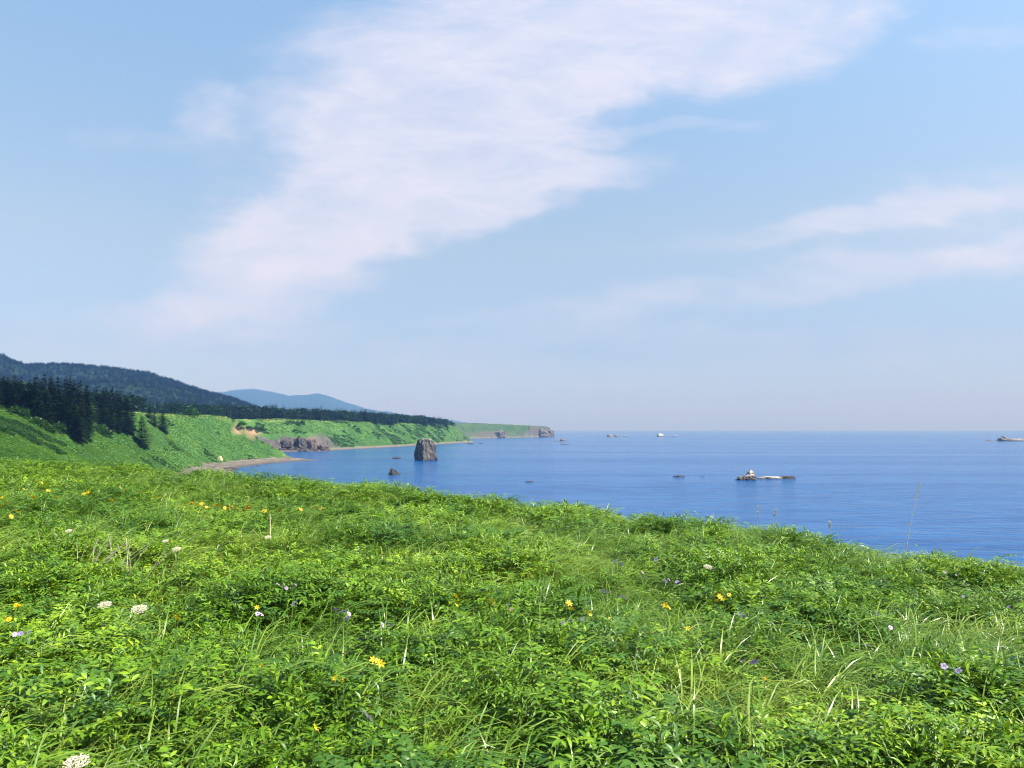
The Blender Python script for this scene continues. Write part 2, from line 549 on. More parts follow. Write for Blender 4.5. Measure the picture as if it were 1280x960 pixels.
# orange earth scar high on the corner of the near bluff, dry grass on the plateau rim
pyy = HOR - (z - H) / yy * F
earth = np.exp(-(((ppx - 309) / 16) ** 4)) * np.exp(-(((pyy - 538.5 + (ppx - 309) * -0.05) / 4.5) ** 4)) * (yy > 560) * (yy < 900)
earth = np.clip(earth * 1.5 * sstep(0.3, 0.5, nsy + 0.1), 0, 1)
red = ((yy > 840) & (yy < 960)) * np.exp(-(((ppx - 390) / 9) ** 4)) * rock
earth = np.maximum(earth, red * 0.25)
dry = sstep(0.9, 1.0, pr) * sstep(0.35, 0.6, nsy) * 0.8
far_shade = sstep(1800, 2000, yy) * 0.8  # shade of the far headland, turned from the sun, painted into its ground colour
fc = grid_faces(len(r_rows), len(pxs))
keep = (z.reshape(-1)[fc] > -2.5).any(1)
V2, F2, A2 = prune(V_, fc, keep, [a.reshape(-1) for a in (rock, sand, wet, earth, dry, far_shade)])
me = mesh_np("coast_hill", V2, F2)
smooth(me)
for nm, a in zip(('rock', 'sand', 'wet', 'earth', 'dry', 'far_shade'), A2):
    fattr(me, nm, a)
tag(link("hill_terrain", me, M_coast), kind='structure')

# ------------------------------------------------------------------ sea
M_sea, t = mat("sea_water")
pos = t.n('ShaderNodeNewGeometry').outputs['Position']
def wave(scl, rot, s, det, rough=0.6):
    mp = t.n('ShaderNodeMapping', {0: pos, 'Scale': scl, 'Rotation': (0, 0, R(rot))}).outputs[0]
    return t.n('ShaderNodeTexNoise', {0: mp, 'Scale': s, 'Detail': det, 'Roughness': rough}).outputs[0]
w1 = wave((0.45, 1.0, 1), 12, 0.42, 5)
w2 = wave((0.5, 1.0, 1), -20, 0.09, 3)
hgt = t.math('ADD', t.math('MULTIPLY', w1, 0.75), t.math('MULTIPLY', w2, 1.2))
slick = wave((0.12, 1.0, 1), 4, 0.011, 5, 0.6)
sl = t.mr(slick, 0.40, 0.62)
bstr = t.math('ADD', 0.80, t.math('MULTIPLY', sl, 0.14))
bm_ = t.n('ShaderNodeBump', {'Height': hgt, 'Strength': bstr, 'Distance': 1.6})
ripple_shade = t.mr(wave((0.30, 1.0, 1), 6, 0.16, 6, 0.75), 0.36, 0.66)
body = t.mix(t.math('MULTIPLY_ADD', sl, 0.25, t.math('MULTIPLY', ripple_shade, 0.75)), (0.006, 0.088, 0.25), (0.001, 0.040, 0.155))  # light and dark of small ripples painted into the water colour
rg_ = t.math('ADD', 0.12, t.math('MULTIPLY', sl, 0.05))
bs = t.n('ShaderNodeBsdfPrincipled', {'Base Color': body, 'Roughness': rg_, 'IOR': 1.33, 'Specular IOR Level': 0.15, 'Normal': bm_.outputs[0]})
finish(t, bs.outputs[0])
rr = np.concatenate([[20], np.geomspace(60, 26000, 60)])
th = np.linspace(-math.pi, math.pi, 145)
rg, tg = np.meshgrid(rr, th, indexing='ij')
v = np.stack([rg * np.sin(tg), rg * np.cos(tg), np.zeros_like(rg)], -1).reshape(-1, 3)
me = mesh_np("sea", v, grid_faces(len(rr), len(th))[:, ::-1])
tag(link("sea", me, M_sea), kind='structure')

# ------------------------------------------------------------------ far hills and mountains
M_hill, t = mat("forested_hill")
pos = t.n('ShaderNodeNewGeometry').outputs['Position']
n1 = t.n('ShaderNodeTexNoise', {0: pos, 'Scale': 0.008, 'Detail': 10.0, 'Roughness': 0.7}).outputs[0]
c = t.ramp(n1, [(0.3, (0.008, 0.018, 0.010)), (0.5, (0.012, 0.026, 0.012)), (0.68, (0.022, 0.042, 0.018))])
bm_ = t.n('ShaderNodeBump', {'Height': t.n('ShaderNodeTexNoise', {0: pos, 'Scale': 0.06, 'Detail': 5.0}).outputs[0], 'Strength': 0.9, 'Distance': 12.0})
bs = t.n('ShaderNodeBsdfPrincipled', {'Base Color': c, 'Roughness': 1.0, 'Normal': bm_.outputs[0], 'Specular IOR Level': 0.05})
finish(t, bs.outputs[0])


def ridge(name, pts, D, r0, r1, px0, px1, lower=0.0, seed=1, rough=0.12, step=2.0, nrow=70, zbase=30.0):
    p = np.array(pts, dtype=float)
    pxs = np.arange(px0, px1, step)
    rows = np.linspace(r0, r1, nrow)
    yy, pp = np.meshgrid(rows, pxs, indexing='ij')
    xx = yy * (pp - 640) / F
    top = H + (HOR - np.interp(pp, p[:, 0], p[:, 1])) * D / F - lower
    k = np.where(yy < D, sstep(r0, D, yy), sstep(r1, D, yy))
    k = k ** 0.9
    z = zbase + (top - zbase) * k
    nz = fbm(xx / (D * 0.09), yy / (D * 0.09), seed, 5) - 0.5
    z = z + nz * (top - zbase) * rough * 4 * k * (1 - k) * 1.6
    z = z + (fbm(pp / 9.0, pp * 0 + 3, seed + 9, 3) - 0.5) * D / F * 2.0 * k
    me = mesh_np(name, np.stack([xx, yy, z], -1).reshape(-1, 3), grid_faces(len(rows), len(pxs)))
    smooth(me)
    return tag(link(name, me, M_hill), kind='structure'), (xx, yy, z)


HILL_PTS = [(-400, 400), (-200, 415), (-60, 430), (0, 445), (14, 451), (30, 456), (70, 456), (110, 458.5), (150, 462), (185, 467), (210, 474), (240, 484), (270, 492), (295, 499), (320, 508), (360, 522), (420, 534)]
hill_o, HG = ridge("hill", HILL_PTS, 2600, 1250, 3900, -400, 420, 7.0, 11, 0.16, 1.5, 90)
MT_PTS = [(140, 512), (230, 498), (268, 491), (290, 489.5), (322, 487.5), (345, 492), (362, 495), (380, 494), (396, 492.5), (412, 496), (432, 503), (455, 510), (480, 515), (520, 521), (560, 530), (600, 537)]
ridge("mountain", MT_PTS, 12500, 8500, 17000, 120, 610, 0, 23, 0.10, 1.5, 60, 5.0)
MT2_PTS = [(100, 520), (240, 500), (285, 486), (318, 483), (345, 489), (380, 500), (430, 508), (480, 512), (520, 517), (560, 522), (590, 527), (625, 537)]
ridge("mountain", MT2_PTS, 16500, 14500, 19500, 90, 630, 40, 29, 0.05, 2.0, 30, 5.0)

# ------------------------------------------------------------------ plants: building blocks
class PB:
    """collects quads for one plant mesh"""
    def __init__(s):
        s.v = []; s.f = []

    def strip(s, pts, sides, widths, fold=0.0, nrm=None):
        """a leaf or blade: centre points, side vectors, half widths; 3 verts per row"""
        b = len(s.v)
        for i, (p, sd, wd) in enumerate(zip(pts, sides, widths)):
            n_ = nrm[i] if nrm else Vector((0, 0, 1))
            s.v += [p - sd * wd + n_ * (wd * fold), p, p + sd * wd + n_ * (wd * fold)]
        for i in range(len(pts) - 1):
            a = b + 3 * i
            s.f += [(a, a + 1, a + 4, a + 3), (a + 1, a + 2, a + 5, a + 4)]

    def blade(s, p0, az, lean, L, wd, droop, n=5):
        """grass blade: starts upright-ish and bends over"""
        d = Vector((math.cos(az), math.sin(az), 0))
        sd = Vector((-math.sin(az), math.cos(az), 0))
        p = Vector(p0); ang = lean
        pts = [p.copy()]; nr = []
        for i in range(n):
            ang += droop / n * (0.5 + i / n)
            p = p + (d * math.sin(ang) + Vector((0, 0, 1)) * math.cos(ang)) * (L / n)
            pts.append(p.copy())
        prof = [0.55, 0.9, 1.0, 0.85, 0.55, 0.04] if n == 5 else [math.sin(math.pi * (0.12 + 0.88 * i / n)) + .03 for i in range(n + 1)]
        tw = random.uniform(-0.8, 0.8)
        sides = []
        for i in range(n + 1):
            a = tw * i / n
            sides.append((sd * math.cos(a) + Vector((0, 0, 1)) * math.sin(a)).normalized())
        # flat ribbon (2 verts per row) to keep it light
        b = len(s.v)
        for q, si, k in zip(pts, sides, prof):
            s.v += [q - si * (wd * k * .5), q + si * (wd * k * .5)]
        for i in range(n):
            a = b + 2 * i
            s.f.append((a, a + 1, a + 3, a + 2))
        return pts

    def leaf(s, p0, d, up, L, W, curl=0.5, fold=0.35, prof=(0.12, 0.85, 1.0, 0.7, 0.03)):
        d = d.normalized()
        sd = d.cross(up)
        if sd.length < 1e-4:
            sd = Vector((1, 0, 0))
        sd.normalize()
        up = sd.cross(d).normalized()
        n = len(prof) - 1
        pts = []; sides = []; nr = []
        p = Vector(p0); ang = 0.0
        for i in range(n + 1):
            pts.append(p.copy()); sides.append(sd)
            dd = d * math.cos(ang) - up * math.sin(ang)
            nr.append((up * math.cos(ang) + d * math.sin(ang)))
            p = p + dd * (L / n)
            ang += curl / n
        s.strip(pts, sides, [W * .5 * k for k in prof], fold, nr)
        return pts

    def tube(s, pts, r0, r1, k=4):
        b = len(s.v); n = len(pts)
        for i, p in enumerate(pts):
            q = pts[min(i + 1, n - 1)] - pts[max(i - 1, 0)]
            q = q.normalized() if q.length > 1e-6 else Vector((0, 0, 1))
            a = q.cross(Vector((0.31, 0.9, 0.2))).normalized(); c = q.cross(a)
            r = r0 + (r1 - r0) * i / max(n - 1, 1)
            for j in range(k):
                t_ = 2 * math.pi * j / k
                s.v.append(p + a * (r * math.cos(t_)) + c * (r * math.sin(t_)))
        for i in range(n - 1):
            for j in range(k):
                s.f.append((b + i * k + j, b + i * k + (j + 1) % k, b + (i + 1) * k + (j + 1) % k, b + (i + 1) * k + j))

    def mesh(s, name, sm=False):
        me = mesh_np(name, [tuple(v) for v in s.v], s.f)
        if sm:
            smooth(me)
        return me


Z = Vector((0, 0, 1))
U_ = random.uniform


def hdir(az, el):
    return Vector((math.cos(az) * math.cos(el), math.sin(az) * math.cos(el), math.sin(el)))


def p_grass(n, L, wd, spread=0.12, droop=1.5):
    b = PB()
    for i in range(n):
        az = random.gauss(-0.1, 0.8)          # the wind lays the blades over to the right (+X)
        r = U_(0, spread); a2 = U_(0, 6.28)
        b.blade((r * math.cos(a2), r * math.sin(a2), -0.03), az, U_(0.1, 0.6), L * U_(0.5, 1.1), wd * U_(0.7, 1.25), droop * U_(0.7, 1.4))
    return b.mesh("grass_tuft")


def p_pinnate(nl, hgt, rl, leaflets, ll, lw):
    b = PB()
    for i in range(nl):
        az = i * 2.4 + U_(-.4, .4); el = U_(0.1, 0.9)
        st = Vector((U_(-.05, .05), U_(-.05, .05), -0.02))
        kn = st + hdir(az, U_(0.9, 1.35)) * hgt * U_(0.55, 1.0)
        b.tube([st, (st + kn) * .5 + Z * .02, kn], 0.0022, 0.0016, 3)
        d = hdir(az + U_(-.5, .5), el)
        p = kn.copy(); pts = [p.copy()]; a = el
        n = leaflets
        hz = Vector((math.cos(az), math.sin(az), 0)); sd = Vector((-math.sin(az), math.cos(az), 0))
        for k in range(n):
            dd = hz * math.cos(a) + Z * math.sin(a)
            p = p + dd * (rl / n); a -= U_(0.06, 0.24)
            nrm = Z * math.cos(a) - hz * math.sin(a)
            f_ = 1.0 - 0.35 * abs(k / n - 0.45)
            for s_ in (-1, 1):
                ld = (dd * 0.55 + sd * s_ * 0.85 + nrm * U_(-.1, .25))
                b.leaf(p, ld, nrm + sd * s_ * U_(-.2, .3), ll * f_ * U_(.85, 1.15), lw * f_ * U_(.9, 1.1), U_(.2, .9), U_(.15, .5))
            pts.append(p.copy())
        b.leaf(p, dd, nrm, ll * 1.1, lw * 1.1, .6, .35)
        b.tube([pts[0], pts[len(pts) // 2], pts[-1]], 0.0015, 0.0008, 3)
    return b.mesh("pinnate_herb")


def p_palmate(nl, hgt, lobes, ll, lw):
    b = PB()
    for i in range(nl):
        az = i * 2.4 + U_(-.5, .5)
        st = Vector((U_(-.05, .05), U_(-.05, .05), -0.02))
        kn = st + hdir(az, U_(0.75, 1.35)) * hgt * U_(0.55, 1.05)
        b.tube([st, (st * .5 + kn * .5) + Z * .03, kn], 0.002, 0.0013, 3)
        nrm = (Z + Vector((U_(-.5, .7), U_(-.6, .3), 0)))
        nrm.normalize()
        e1 = nrm.cross(Vector((math.sin(az), -math.cos(az), 0.1))).normalized(); e2 = nrm.cross(e1)
        sc_ = U_(.75, 1.2)
        for k in range(lobes):
            a = (k - (lobes - 1) / 2) * (4.6 / lobes)
            d = e1 * math.cos(a) + e2 * math.sin(a) + nrm * U_(-.05, .2)
            f_ = (1 - .3 * abs(k - (lobes - 1) / 2) / lobes * 2) * sc_
            b.leaf(kn, d, nrm, ll * f_, lw * f_, U_(.2, .8), U_(.1, .45), (0.2, 0.6, 1.0, 0.75, 0.05))
    return b.mesh("palmate_herb")


def p_lance(ns, hgt, nl, ll, lw):
    b = PB()
    for s_ in range(ns):
        az = U_(0, 6.28)
        st = Vector((U_(-.06, .06), U_(-.06, .06), -0.02))
        tp = st + hdir(az, U_(1.1, 1.5)) * hgt * U_(.75, 1.1) + Vector((.04, 0, 0))
        b.tube([st, (st + tp) * .5, tp], 0.003, 0.0015, 3)
        for k in range(nl):
            f_ = 0.25 + 0.75 * k / (nl - 1)
            p = st.lerp(tp, f_)
            a = k * 2.39 + U_(-.4, .4)
            e = U_(0.2, 0.9) if f_ < .85 else U_(.7, 1.3)
            d = hdir(a, e)
            sz = 1.1 - .5 * abs(f_ - .6)
            b.leaf(p, d, Z, ll * sz * U_(.8, 1.2), lw * sz, U_(.5, 1.3), U_(.2, .5), (0.15, 0.75, 1.0, 0.65, 0.03))
    return b.mesh("lance_herb")


def p_broad(nl, hgt, ll, lw):
    b = PB()
    for i in range(nl):
        az = i * 2.4 + U_(-.5, .5)
        st = Vector((U_(-.04, .04), U_(-.04, .04), -0.02))
        kn = st + hdir(az, U_(.8, 1.3)) * hgt * U_(.5, 1.0)
        b.tube([st, (st + kn) * .5 + Z * .02, kn], 0.003, 0.002, 3)
        b.leaf(kn, hdir(az, U_(-.1, .6)), Z + Vector((U_(-.3, .3), U_(-.3, .3), 0)), ll * U_(.7, 1.1), lw * U_(.7, 1.1), U_(.4, 1.0), U_(.1, .4), (0.35, 0.95, 1.0, 0.8, 0.45, 0.03))
    return b.mesh("broad_leaf_herb")


def proto_coll(name, items):
    """collection outside the scene; children sorted by name"""
    c = bpy.data.collections.new(name)
    for i, (me, m) in enumerate(items):
        me.materials.append(m)
        o = bpy.data.objects.new("%s_kind_%02d" % (name, i), me)
        c.objects.link(o)
    return c


def scatter(name, coll, pts, rot, scl, idx):
    me = bpy.data.meshes.new(name)
    me.vertices.add(len(pts))
    me.vertices.foreach_set('co', np.asarray(pts, dtype=np.float32).ravel())
    a = me.attributes.new('rot', 'FLOAT_VECTOR', 'POINT'); a.data.foreach_set('vector', np.asarray(rot, dtype=np.float32).ravel())
    a = me.attributes.new('scl', 'FLOAT_VECTOR', 'POINT'); a.data.foreach_set('vector', np.asarray(scl, dtype=np.float32).ravel())
    a = me.attributes.new('idx', 'INT', 'POINT'); a.data.foreach_set('value', np.asarray(idx, dtype=np.int32).ravel())
    o = bpy.data.objects.new(name, me)
    COL.objects.link(o)
    ng = bpy.data.node_groups.new(name + "_nodes", 'GeometryNodeTree')
    ng.interface.new_socket('Geometry', in_out='INPUT', socket_type='NodeSocketGeometry')
    ng.interface.new_socket('Geometry', in_out='OUTPUT', socket_type='NodeSocketGeometry')
    N = ng.nodes; Lk = ng.links.new
    gi = N.new('NodeGroupInput'); go = N.new('NodeGroupOutput')
    ci = N.new('GeometryNodeCollectionInfo'); ci.inputs['Collection'].default_value = coll
    ci.inputs['Separate Children'].default_value = True; ci.inputs['Reset Children'].default_value = True
    ip = N.new('GeometryNodeInstanceOnPoints'); ip.inputs['Pick Instance'].default_value = True
    def na(nm, typ):
        x = N.new('GeometryNodeInputNamedAttribute'); x.data_type = typ; x.inputs['Name'].default_value = nm
        return next(s for s in x.outputs if s.enabled and s.name == 'Attribute')
    Lk(gi.outputs[0], ip.inputs['Points']); Lk(ci.outputs[0], ip.inputs['Instance'])
    Lk(na('idx', 'INT'), ip.inputs['Instance Index'])
    er = N.new('FunctionNodeEulerToRotation'); Lk(na('rot', 'FLOAT_VECTOR'), er.inputs[0]); Lk(er.outputs[0], ip.inputs['Rotation'])
    Lk(na('scl', 'FLOAT_VECTOR'), ip.inputs['Scale'])
    Lk(ip.outputs[0], go.inputs[0])
    md = o.modifiers.new("scatter", 'NODES'); md.node_group = ng
    tag(o, kind='stuff')
    return o


# ------------------------------------------------------------------ meadow vegetation
herbs = []
for k in range(4):
    herbs.append((p_pinnate(8, 0.40, 0.17, 4, 0.052, 0.021), M_herb))
for k in range(2):
    herbs.append((p_pinnate(7, 0.44, 0.22, 5, 0.062, 0.020), M_herb))
for k in range(3):
    herbs.append((p_palmate(10, 0.40, 5, 0.062, 0.026), M_herb))
for k in range(3):
    herbs.append((p_lance(4, 0.46, 16, 0.085, 0.019), M_herb))
for k in range(2):
    herbs.append((p_lance(4, 0.46, 16, 0.075, 0.019), M_herb_pale))
for k in range(2):
    herbs.append((p_broad(8, 0.36, 0.075, 0.05), M_herb))
for k in range(2):
    herbs.append((p_pinnate(9, 0.38, 0.19, 5, 0.055, 0.024), M_herb_dark))
herbs.append((p_palmate(12, 0.38, 7, 0.070, 0.024), M_herb_dark))
C_herb = proto_coll("meadow_herb", herbs)
HW = np.array([1] * 4 + [1] * 2 + [.9] * 3 + [1.1] * 3 + [.35] * 2 + [.35] * 2 + [.9] * 2 + [.8])

grs = [(p_grass(20, 0.72, 0.0105, 0.10, 1.9), M_grass) for k in range(5)] + [(p_grass(26, 0.55, 0.006, 0.10, 1.5), M_grass) for k in range(3)] \
    + [(p_grass(13, 0.86, 0.013, 0.12, 1.7), M_grass) for k in range(3)]
C_grass = proto_coll("meadow_grass", grs)

rng = np.random.default_rng(11)


def meadow_points(dens_fn, ymax=52):
    """jittered points over the meadow, denser near the camera"""
    out = []
    for (a, b, den) in dens_fn:
        # area between distances a and b in a wedge a bit wider than the view
        W_ = 0.80 * b + 3.0
        n = int((b - a) * 2 * W_ * den)
        y = rng.uniform(a, b, n); x = rng.uniform(-W_, W_, n)
        k = np.abs(x) < 0.80 * y + 2.5
        x, y = x[k], y[k]
        px = 640 + F * x / np.maximum(y, 0.3)
        d = np.interp(px, CR_PX, CR_D)
        k = (y < d + 6.0)
        out.append(np.stack([x[k], y[k]], -1))
    return np.concatenate(out)


def clump(x, y):
    return 0.45 * fbm(x / 1.3, y / 1.3, 61, 2) + 0.55 * fbm(x / 0.5, y / 0.5, 67, 2)


def grassy(x, y):
    return fbm(x / 3.1 + 4, y / 2.2, 83, 3)


BANDS_H = [(0.6, 6, 155), (6, 12, 120), (12, 20, 84), (20, 50, 50)]
BANDS_G = [(0.6, 6, 110), (6, 12, 90), (12, 20, 62), (20, 50, 40)]

P = meadow_points(BANDS_H)
gq = grassy(P[:, 0], P[:, 1])
keep = rng.uniform(0, 1, len(P)) < 0.42 + 0.58 * (1 - sstep(0.50, 0.62, gq))
P = P[keep]
P = P[rng.uniform(0, 1, len(P)) < 0.30 + 0.70 * sstep(0.40, 0.58, clump(P[:, 0], P[:, 1]))]
cz = meadow(P[:, 0], P[:, 1])
cl_ = clump(P[:, 0], P[:, 1])
sc = (0.34 + 0.70 * sstep(0.30, 0.72, cl_)) * rng.uniform(0.75, 1.2, len(P))
sc = sc * (1 + 0.25 * sstep(9, 25, P[:, 1]))
# species come in patches
pk = fbm(P[:, 0] / 0.9, P[:, 1] / 0.9, 97, 2) + rng.normal(0, 0.10, len(P))
order = np.argsort(np.argsort(pk)) / len(P)
cum = np.cumsum(HW) / HW.sum()
perm = np.array([0, 6, 9, 14, 2, 4, 12, 16, 7, 10, 1, 18, 5, 15, 11, 3, 8, 13, 17])
cw = np.cumsum(HW[perm]) / HW.sum()
idx = perm[np.searchsorted(cw, np.clip(order, 0, 0.9999))]
rot = np.stack([rng.normal(0, .14, len(P)), rng.normal(0.10, .14, len(P)), rng.uniform(0, 6.28, len(P))], -1)
scl = np.stack([sc * rng.uniform(.9, 1.15, len(P)), sc * rng.uniform(.9, 1.15, len(P)), sc], -1)
scatter("meadow_undergrowth", C_herb, np.stack([P[:, 0], P[:, 1], cz], -1), rot, scl, idx)

P = meadow_points(BANDS_G)
gq = grassy(P[:, 0], P[:, 1])
keep = rng.uniform(0, 1, len(P)) < 0.27 + 0.63 * sstep(0.45, 0.59, gq)
P = P[keep]
cz = meadow(P[:, 0], P[:, 1])
sc = (0.56 + 0.36 * clump(P[:, 0], P[:, 1])) * rng.uniform(0.7, 1.25, len(P))
sc = sc * (1 + 0.2 * sstep(9, 25, P[:, 1]))
rot = np.stack([rng.normal(0, .12, len(P)), rng.normal(0.10, .12, len(P)), rng.normal(0.0, 0.55, len(P))], -1)
scatter("meadow_grass", C_grass, np.stack([P[:, 0], P[:, 1], cz], -1), rot, np.stack([sc, sc, sc], -1), rng.integers(0, len(grs), len(P)))

# ------------------------------------------------------------------ conifers
def spruce_meshes(hgt=15.0, wid=3.0, bare=0.06, lean=0.0, dense=1.0, quads=0.9, irregular=0.25, squat=1.0):
    tr = PB()
    pts = [Vector((lean * (i / 6) ** 2 * hgt * .1, 0, hgt * i / 6)) for i in range(7)]
    tr.tube(pts, hgt * 0.017, 0.02, 6)
    b = PB()
    lv = int(hgt * 1.9 * dense)
    lop = U_(0, 6.28)
    for i in range(lv):
        f = bare + (1 - bare) * (i / (lv - 1)) ** 0.95
        z_ = hgt * f
        rad = wid * (1 - f) ** 0.62 * (0.75 + 0.25 * math.sin(f * 3)) * U_(.8, 1.15) + 0.12
        nb = max(4, int(6 + 5 * (1 - f)))
        for k in range(nb):
            a = k * 6.283 / nb + i * 1.7 + U_(-.25, .25)
            L = rad * (1 + irregular * math.cos(a - lop)) * U_(.6, 1.12)
            c = Vector((lean * f * f * hgt * .1, 0, z_))
            el0 = 0.25 - 0.55 * (1 - f) + U_(-.12, .12)
            n = max(2, int(L / 0.75))
            p = c.copy()
            hz = Vector((math.cos(a), math.sin(a), 0)); sd = Vector((-math.sin(a), math.cos(a), 0))
            for j in range(n):
                e = el0 + 0.35 * j / n
                q = p + (hz * math.cos(e) + Z * math.sin(e)) * (L / n)
                wv = quads * (0.55 + .25 * (1 - j / n)) * U_(.7, 1.2) * min(1, .4 + L / 3)
                # sprays of needles: flat fan on either side plus a hanging curtain
                b.leaf(p, (q - p) + sd * U_(.1, .5) * (L / n), Z, (L / n) * 1.35, wv, U_(.1, .7), -0.25, (0.5, 1.0, 0.7, 0.05))
                b.leaf(p, (q - p) - sd * U_(.1, .5) * (L / n), Z, (L / n) * 1.35, wv, U_(.1, .7), -0.25, (0.5, 1.0, 0.7, 0.05))
                p = q
    b.leaf(Vector((pts[-1].x, 0, hgt * .95)), Z + Vector((.05, 0, 0)), Vector((1, 0, 0)), hgt * .07, .22, .1, .3)
    return tr.mesh("trunk"), b.mesh("crown")


SPR = []
for k in range(6):
    tm, cm = spruce_meshes(15.0, [4.3, 3.9, 4.7, 4.1, 3.7, 4.5][k], 0.03 + 0.03 * (k % 3), U_(-.5, .8), 1.15, 1.35, 0.3)
    tm.materials.append(M_bark); cm.materials.append(M_spruce)
    SPR.append((tm, cm))


def spruce(pos, hgt, kind, rz, wide, label, group, name="spruce_tree"):
    o = empty(name, pos, rz)
    tm, cm = SPR[kind]
    for nm, me in (("trunk", tm), ("crown", cm)):
        c = bpy.data.objects.new(nm, me); COL.objects.link(c); c.parent = o
    s = hgt / 15.0
    o.scale = (s * wide, s * wide, s)
    return tag(o, label, "tree", group)


# (photo column, row of foot, row of top)
ST1 = [(2, 503, 468), (10, 506, 470), (18, 505, 466), (27, 507, 469), (35, 508, 472), (44, 510, 468), (52, 524, 465), (61, 512, 468), (66, 520, 471), (71, 526, 469),
       (79, 528, 470), (86, 530, 471), (92, 533, 473), (99, 536, 474), (104, 537, 479), (46, 527, 495), (84, 540, 494), (92, 544, 500), (100, 549, 504), (109, 551, 509),
       (108, 534, 486), (75, 532, 490), (14, 512, 482), (30, 514, 485), (38, 516, 480), (113, 540, 500), (-8, 505, 468), (-18, 507, 466), (58, 528, 488), (96, 552, 516), (-30, 505, 467), (-45, 505, 470)]
for i, (a, b_, c_) in enumerate(ST1):
    p = hit(a, b_)
    hgt = (b_ - c_) * p.y / F
    spruce(p - Z * .5, hgt, i % 6, U_(0, 6.28), min(1.6, max(0.85, 13.0 / hgt)) * U_(.9, 1.15), "dark spruce in the dense stand that covers the upper bluff slope", "spruces in the dense stand on the bluff")
ST2 = [(121, 526, 486), (127, 530, 484), (133, 531, 483), (139, 534, 484), (144, 536, 487), (150, 538, 490), (155, 540, 495), (160, 541, 501), (165, 542, 508), (147, 541, 508), (138, 538, 502), (128, 534, 500)]
for i, (a, b_, c_) in enumerate(ST2):
    p = hit(a, b_)
    hgt = (b_ - c_) * p.y / F
    spruce(p - Z * .5, hgt, (i + 2) % 6, U_(0, 6.28), min(1.6, max(0.9, 13.0 / hgt)) * U_(.95, 1.2), "dark spruce in the smaller clump just beyond the dense stand", "spruces in the smaller clump")
for k, (a, b_, c_, wd, lab) in enumerate([
        (177, 557, 521, 1.3, "lone dark spruce standing low on the green slope by itself"),
        (193, 533, 514, 1.6, "squat dark spruce, upper one of the pair above the lone spruce"),
        (204, 541, 515, 1.7, "broad dark spruce, lower one of the pair above the lone spruce"),
        (186, 522, 508, 1.5, "small spruce on the plateau rim behind the pair of squat spruces")]):
    p = hit(a, b_)
    spruce(p - Z * .4, (b_ - c_) * p.y / F, k, k * 1.3, wd, lab, None)

# ------------------------------------------------------------------ far forest (one mass)
lowp = []
for k in range(4):
    b = PB()
    hgt = 12.0
    for i in range(9):
        f = .08 + .9 * i / 8
        rad = 2.6 * (1 - f) ** .8 + .25
        for j in range(6):
            a = j * 1.047 + i * .6 + U_(-.3, .3)
            d = hdir(a, -.25 + .5 * f)
            b.leaf(Vector((0, 0, hgt * f + .5)), d, Z, rad * U_(.8, 1.3), rad * 1.1, .3, -.3, (0.3, 1.0, 0.6, .05))
    b.tube([Vector((0, 0, -1)), Vector((0, 0, hgt * .9))], .2, .05, 4)
    lowp.append((b.mesh("far_spruce"), M_spruce))
M_decid = leaf_mat("far_broadleaf", (0.014, 0.040, 0.014), (0.024, 0.062, 0.018), (0.04, 0.09, 0.022), 0.15, 0.7, 0.06, 0.4)
for k in range(2):
    b = PB()
    for i in range(46):
        a = U_(0, 6.28); e = math.asin(U_(-.4, 1.0)); q = U_(.75, 1.05)
        p = Vector((3.2 * q * math.cos(a) * math.cos(e), 3.2 * q * math.sin(a) * math.cos(e), 5.0 + 3.6 * q * math.sin(e)))
        b.leaf(p, Vector((p.x, p.y, (p.z - 4.5))) + Vector((U_(-1, 1), U_(-1, 1), U_(-1, 1))), Z, U_(1.2, 2.2), U_(1.2, 2.0), .5, .3)
    b.tube([Vector((0, 0, -1)), Vector((0, 0, 5))], .25, .12, 4)
    lowp.append((b.mesh("far_broadleaf"), M_decid))
C_far = proto_coll("far_conifer", lowp)


def forest_pts(px0, px1, y0, y1, dmin, cell, seed, edge=30):
    rg_ = np.random.default_rng(seed)
    w_ = (px1 - px0) / F
    n = int((y1 - y0) * w_ * (y0 + y1) / 2 / cell ** 2)
    y = rg_.uniform(y0, y1, n)
    x = y * (rg_.uniform(px0, px1, n) - 640) / F
    z, dn, bw, sw, top, cl, pr = bluff(x, y, True)
    e = (fbm(x / 45, y / 45, seed, 3) - .5) * edge * 2
    k = dn > bw + sw + dmin + e
    return np.stack([x[k], y[k], z[k]], -1)


FP = np.concatenate([
    forest_pts(-120, 175, 420, 800, 40, 6.0, 1), forest_pts(205, 335, 690, 1000, 22, 5.5, 2, 14), forest_pts(150, 345, 850, 1250, 60, 6.5, 3),
    forest_pts(320, 470, 960, 1350, 6, 6.5, 4, 16), forest_pts(440, 568, 1180, 1900, -6, 7.0, 5, 12), forest_pts(330, 520, 1350, 1900, 60, 8.0, 6)])
n = len(FP)
fi = np.where(fbm(FP[:, 0] / 30, FP[:, 1] / 30, 151, 2) + rng.normal(0, .08, n) > .60, rng.integers(4, 6, n), rng.integers(0, 4, n))
fs = rng.uniform(.75, 1.35, n) * (0.75 + 0.75 * fbm(FP[:, 0] / 25, FP[:, 1] / 25, 131, 2))
scatter("forest", C_far, FP - [0, 0, .5], np.stack([np.zeros(n), np.zeros(n), rng.uniform(0, 6.28, n)], -1), np.stack([fs * 1.25, fs * 1.25, fs], -1), fi)
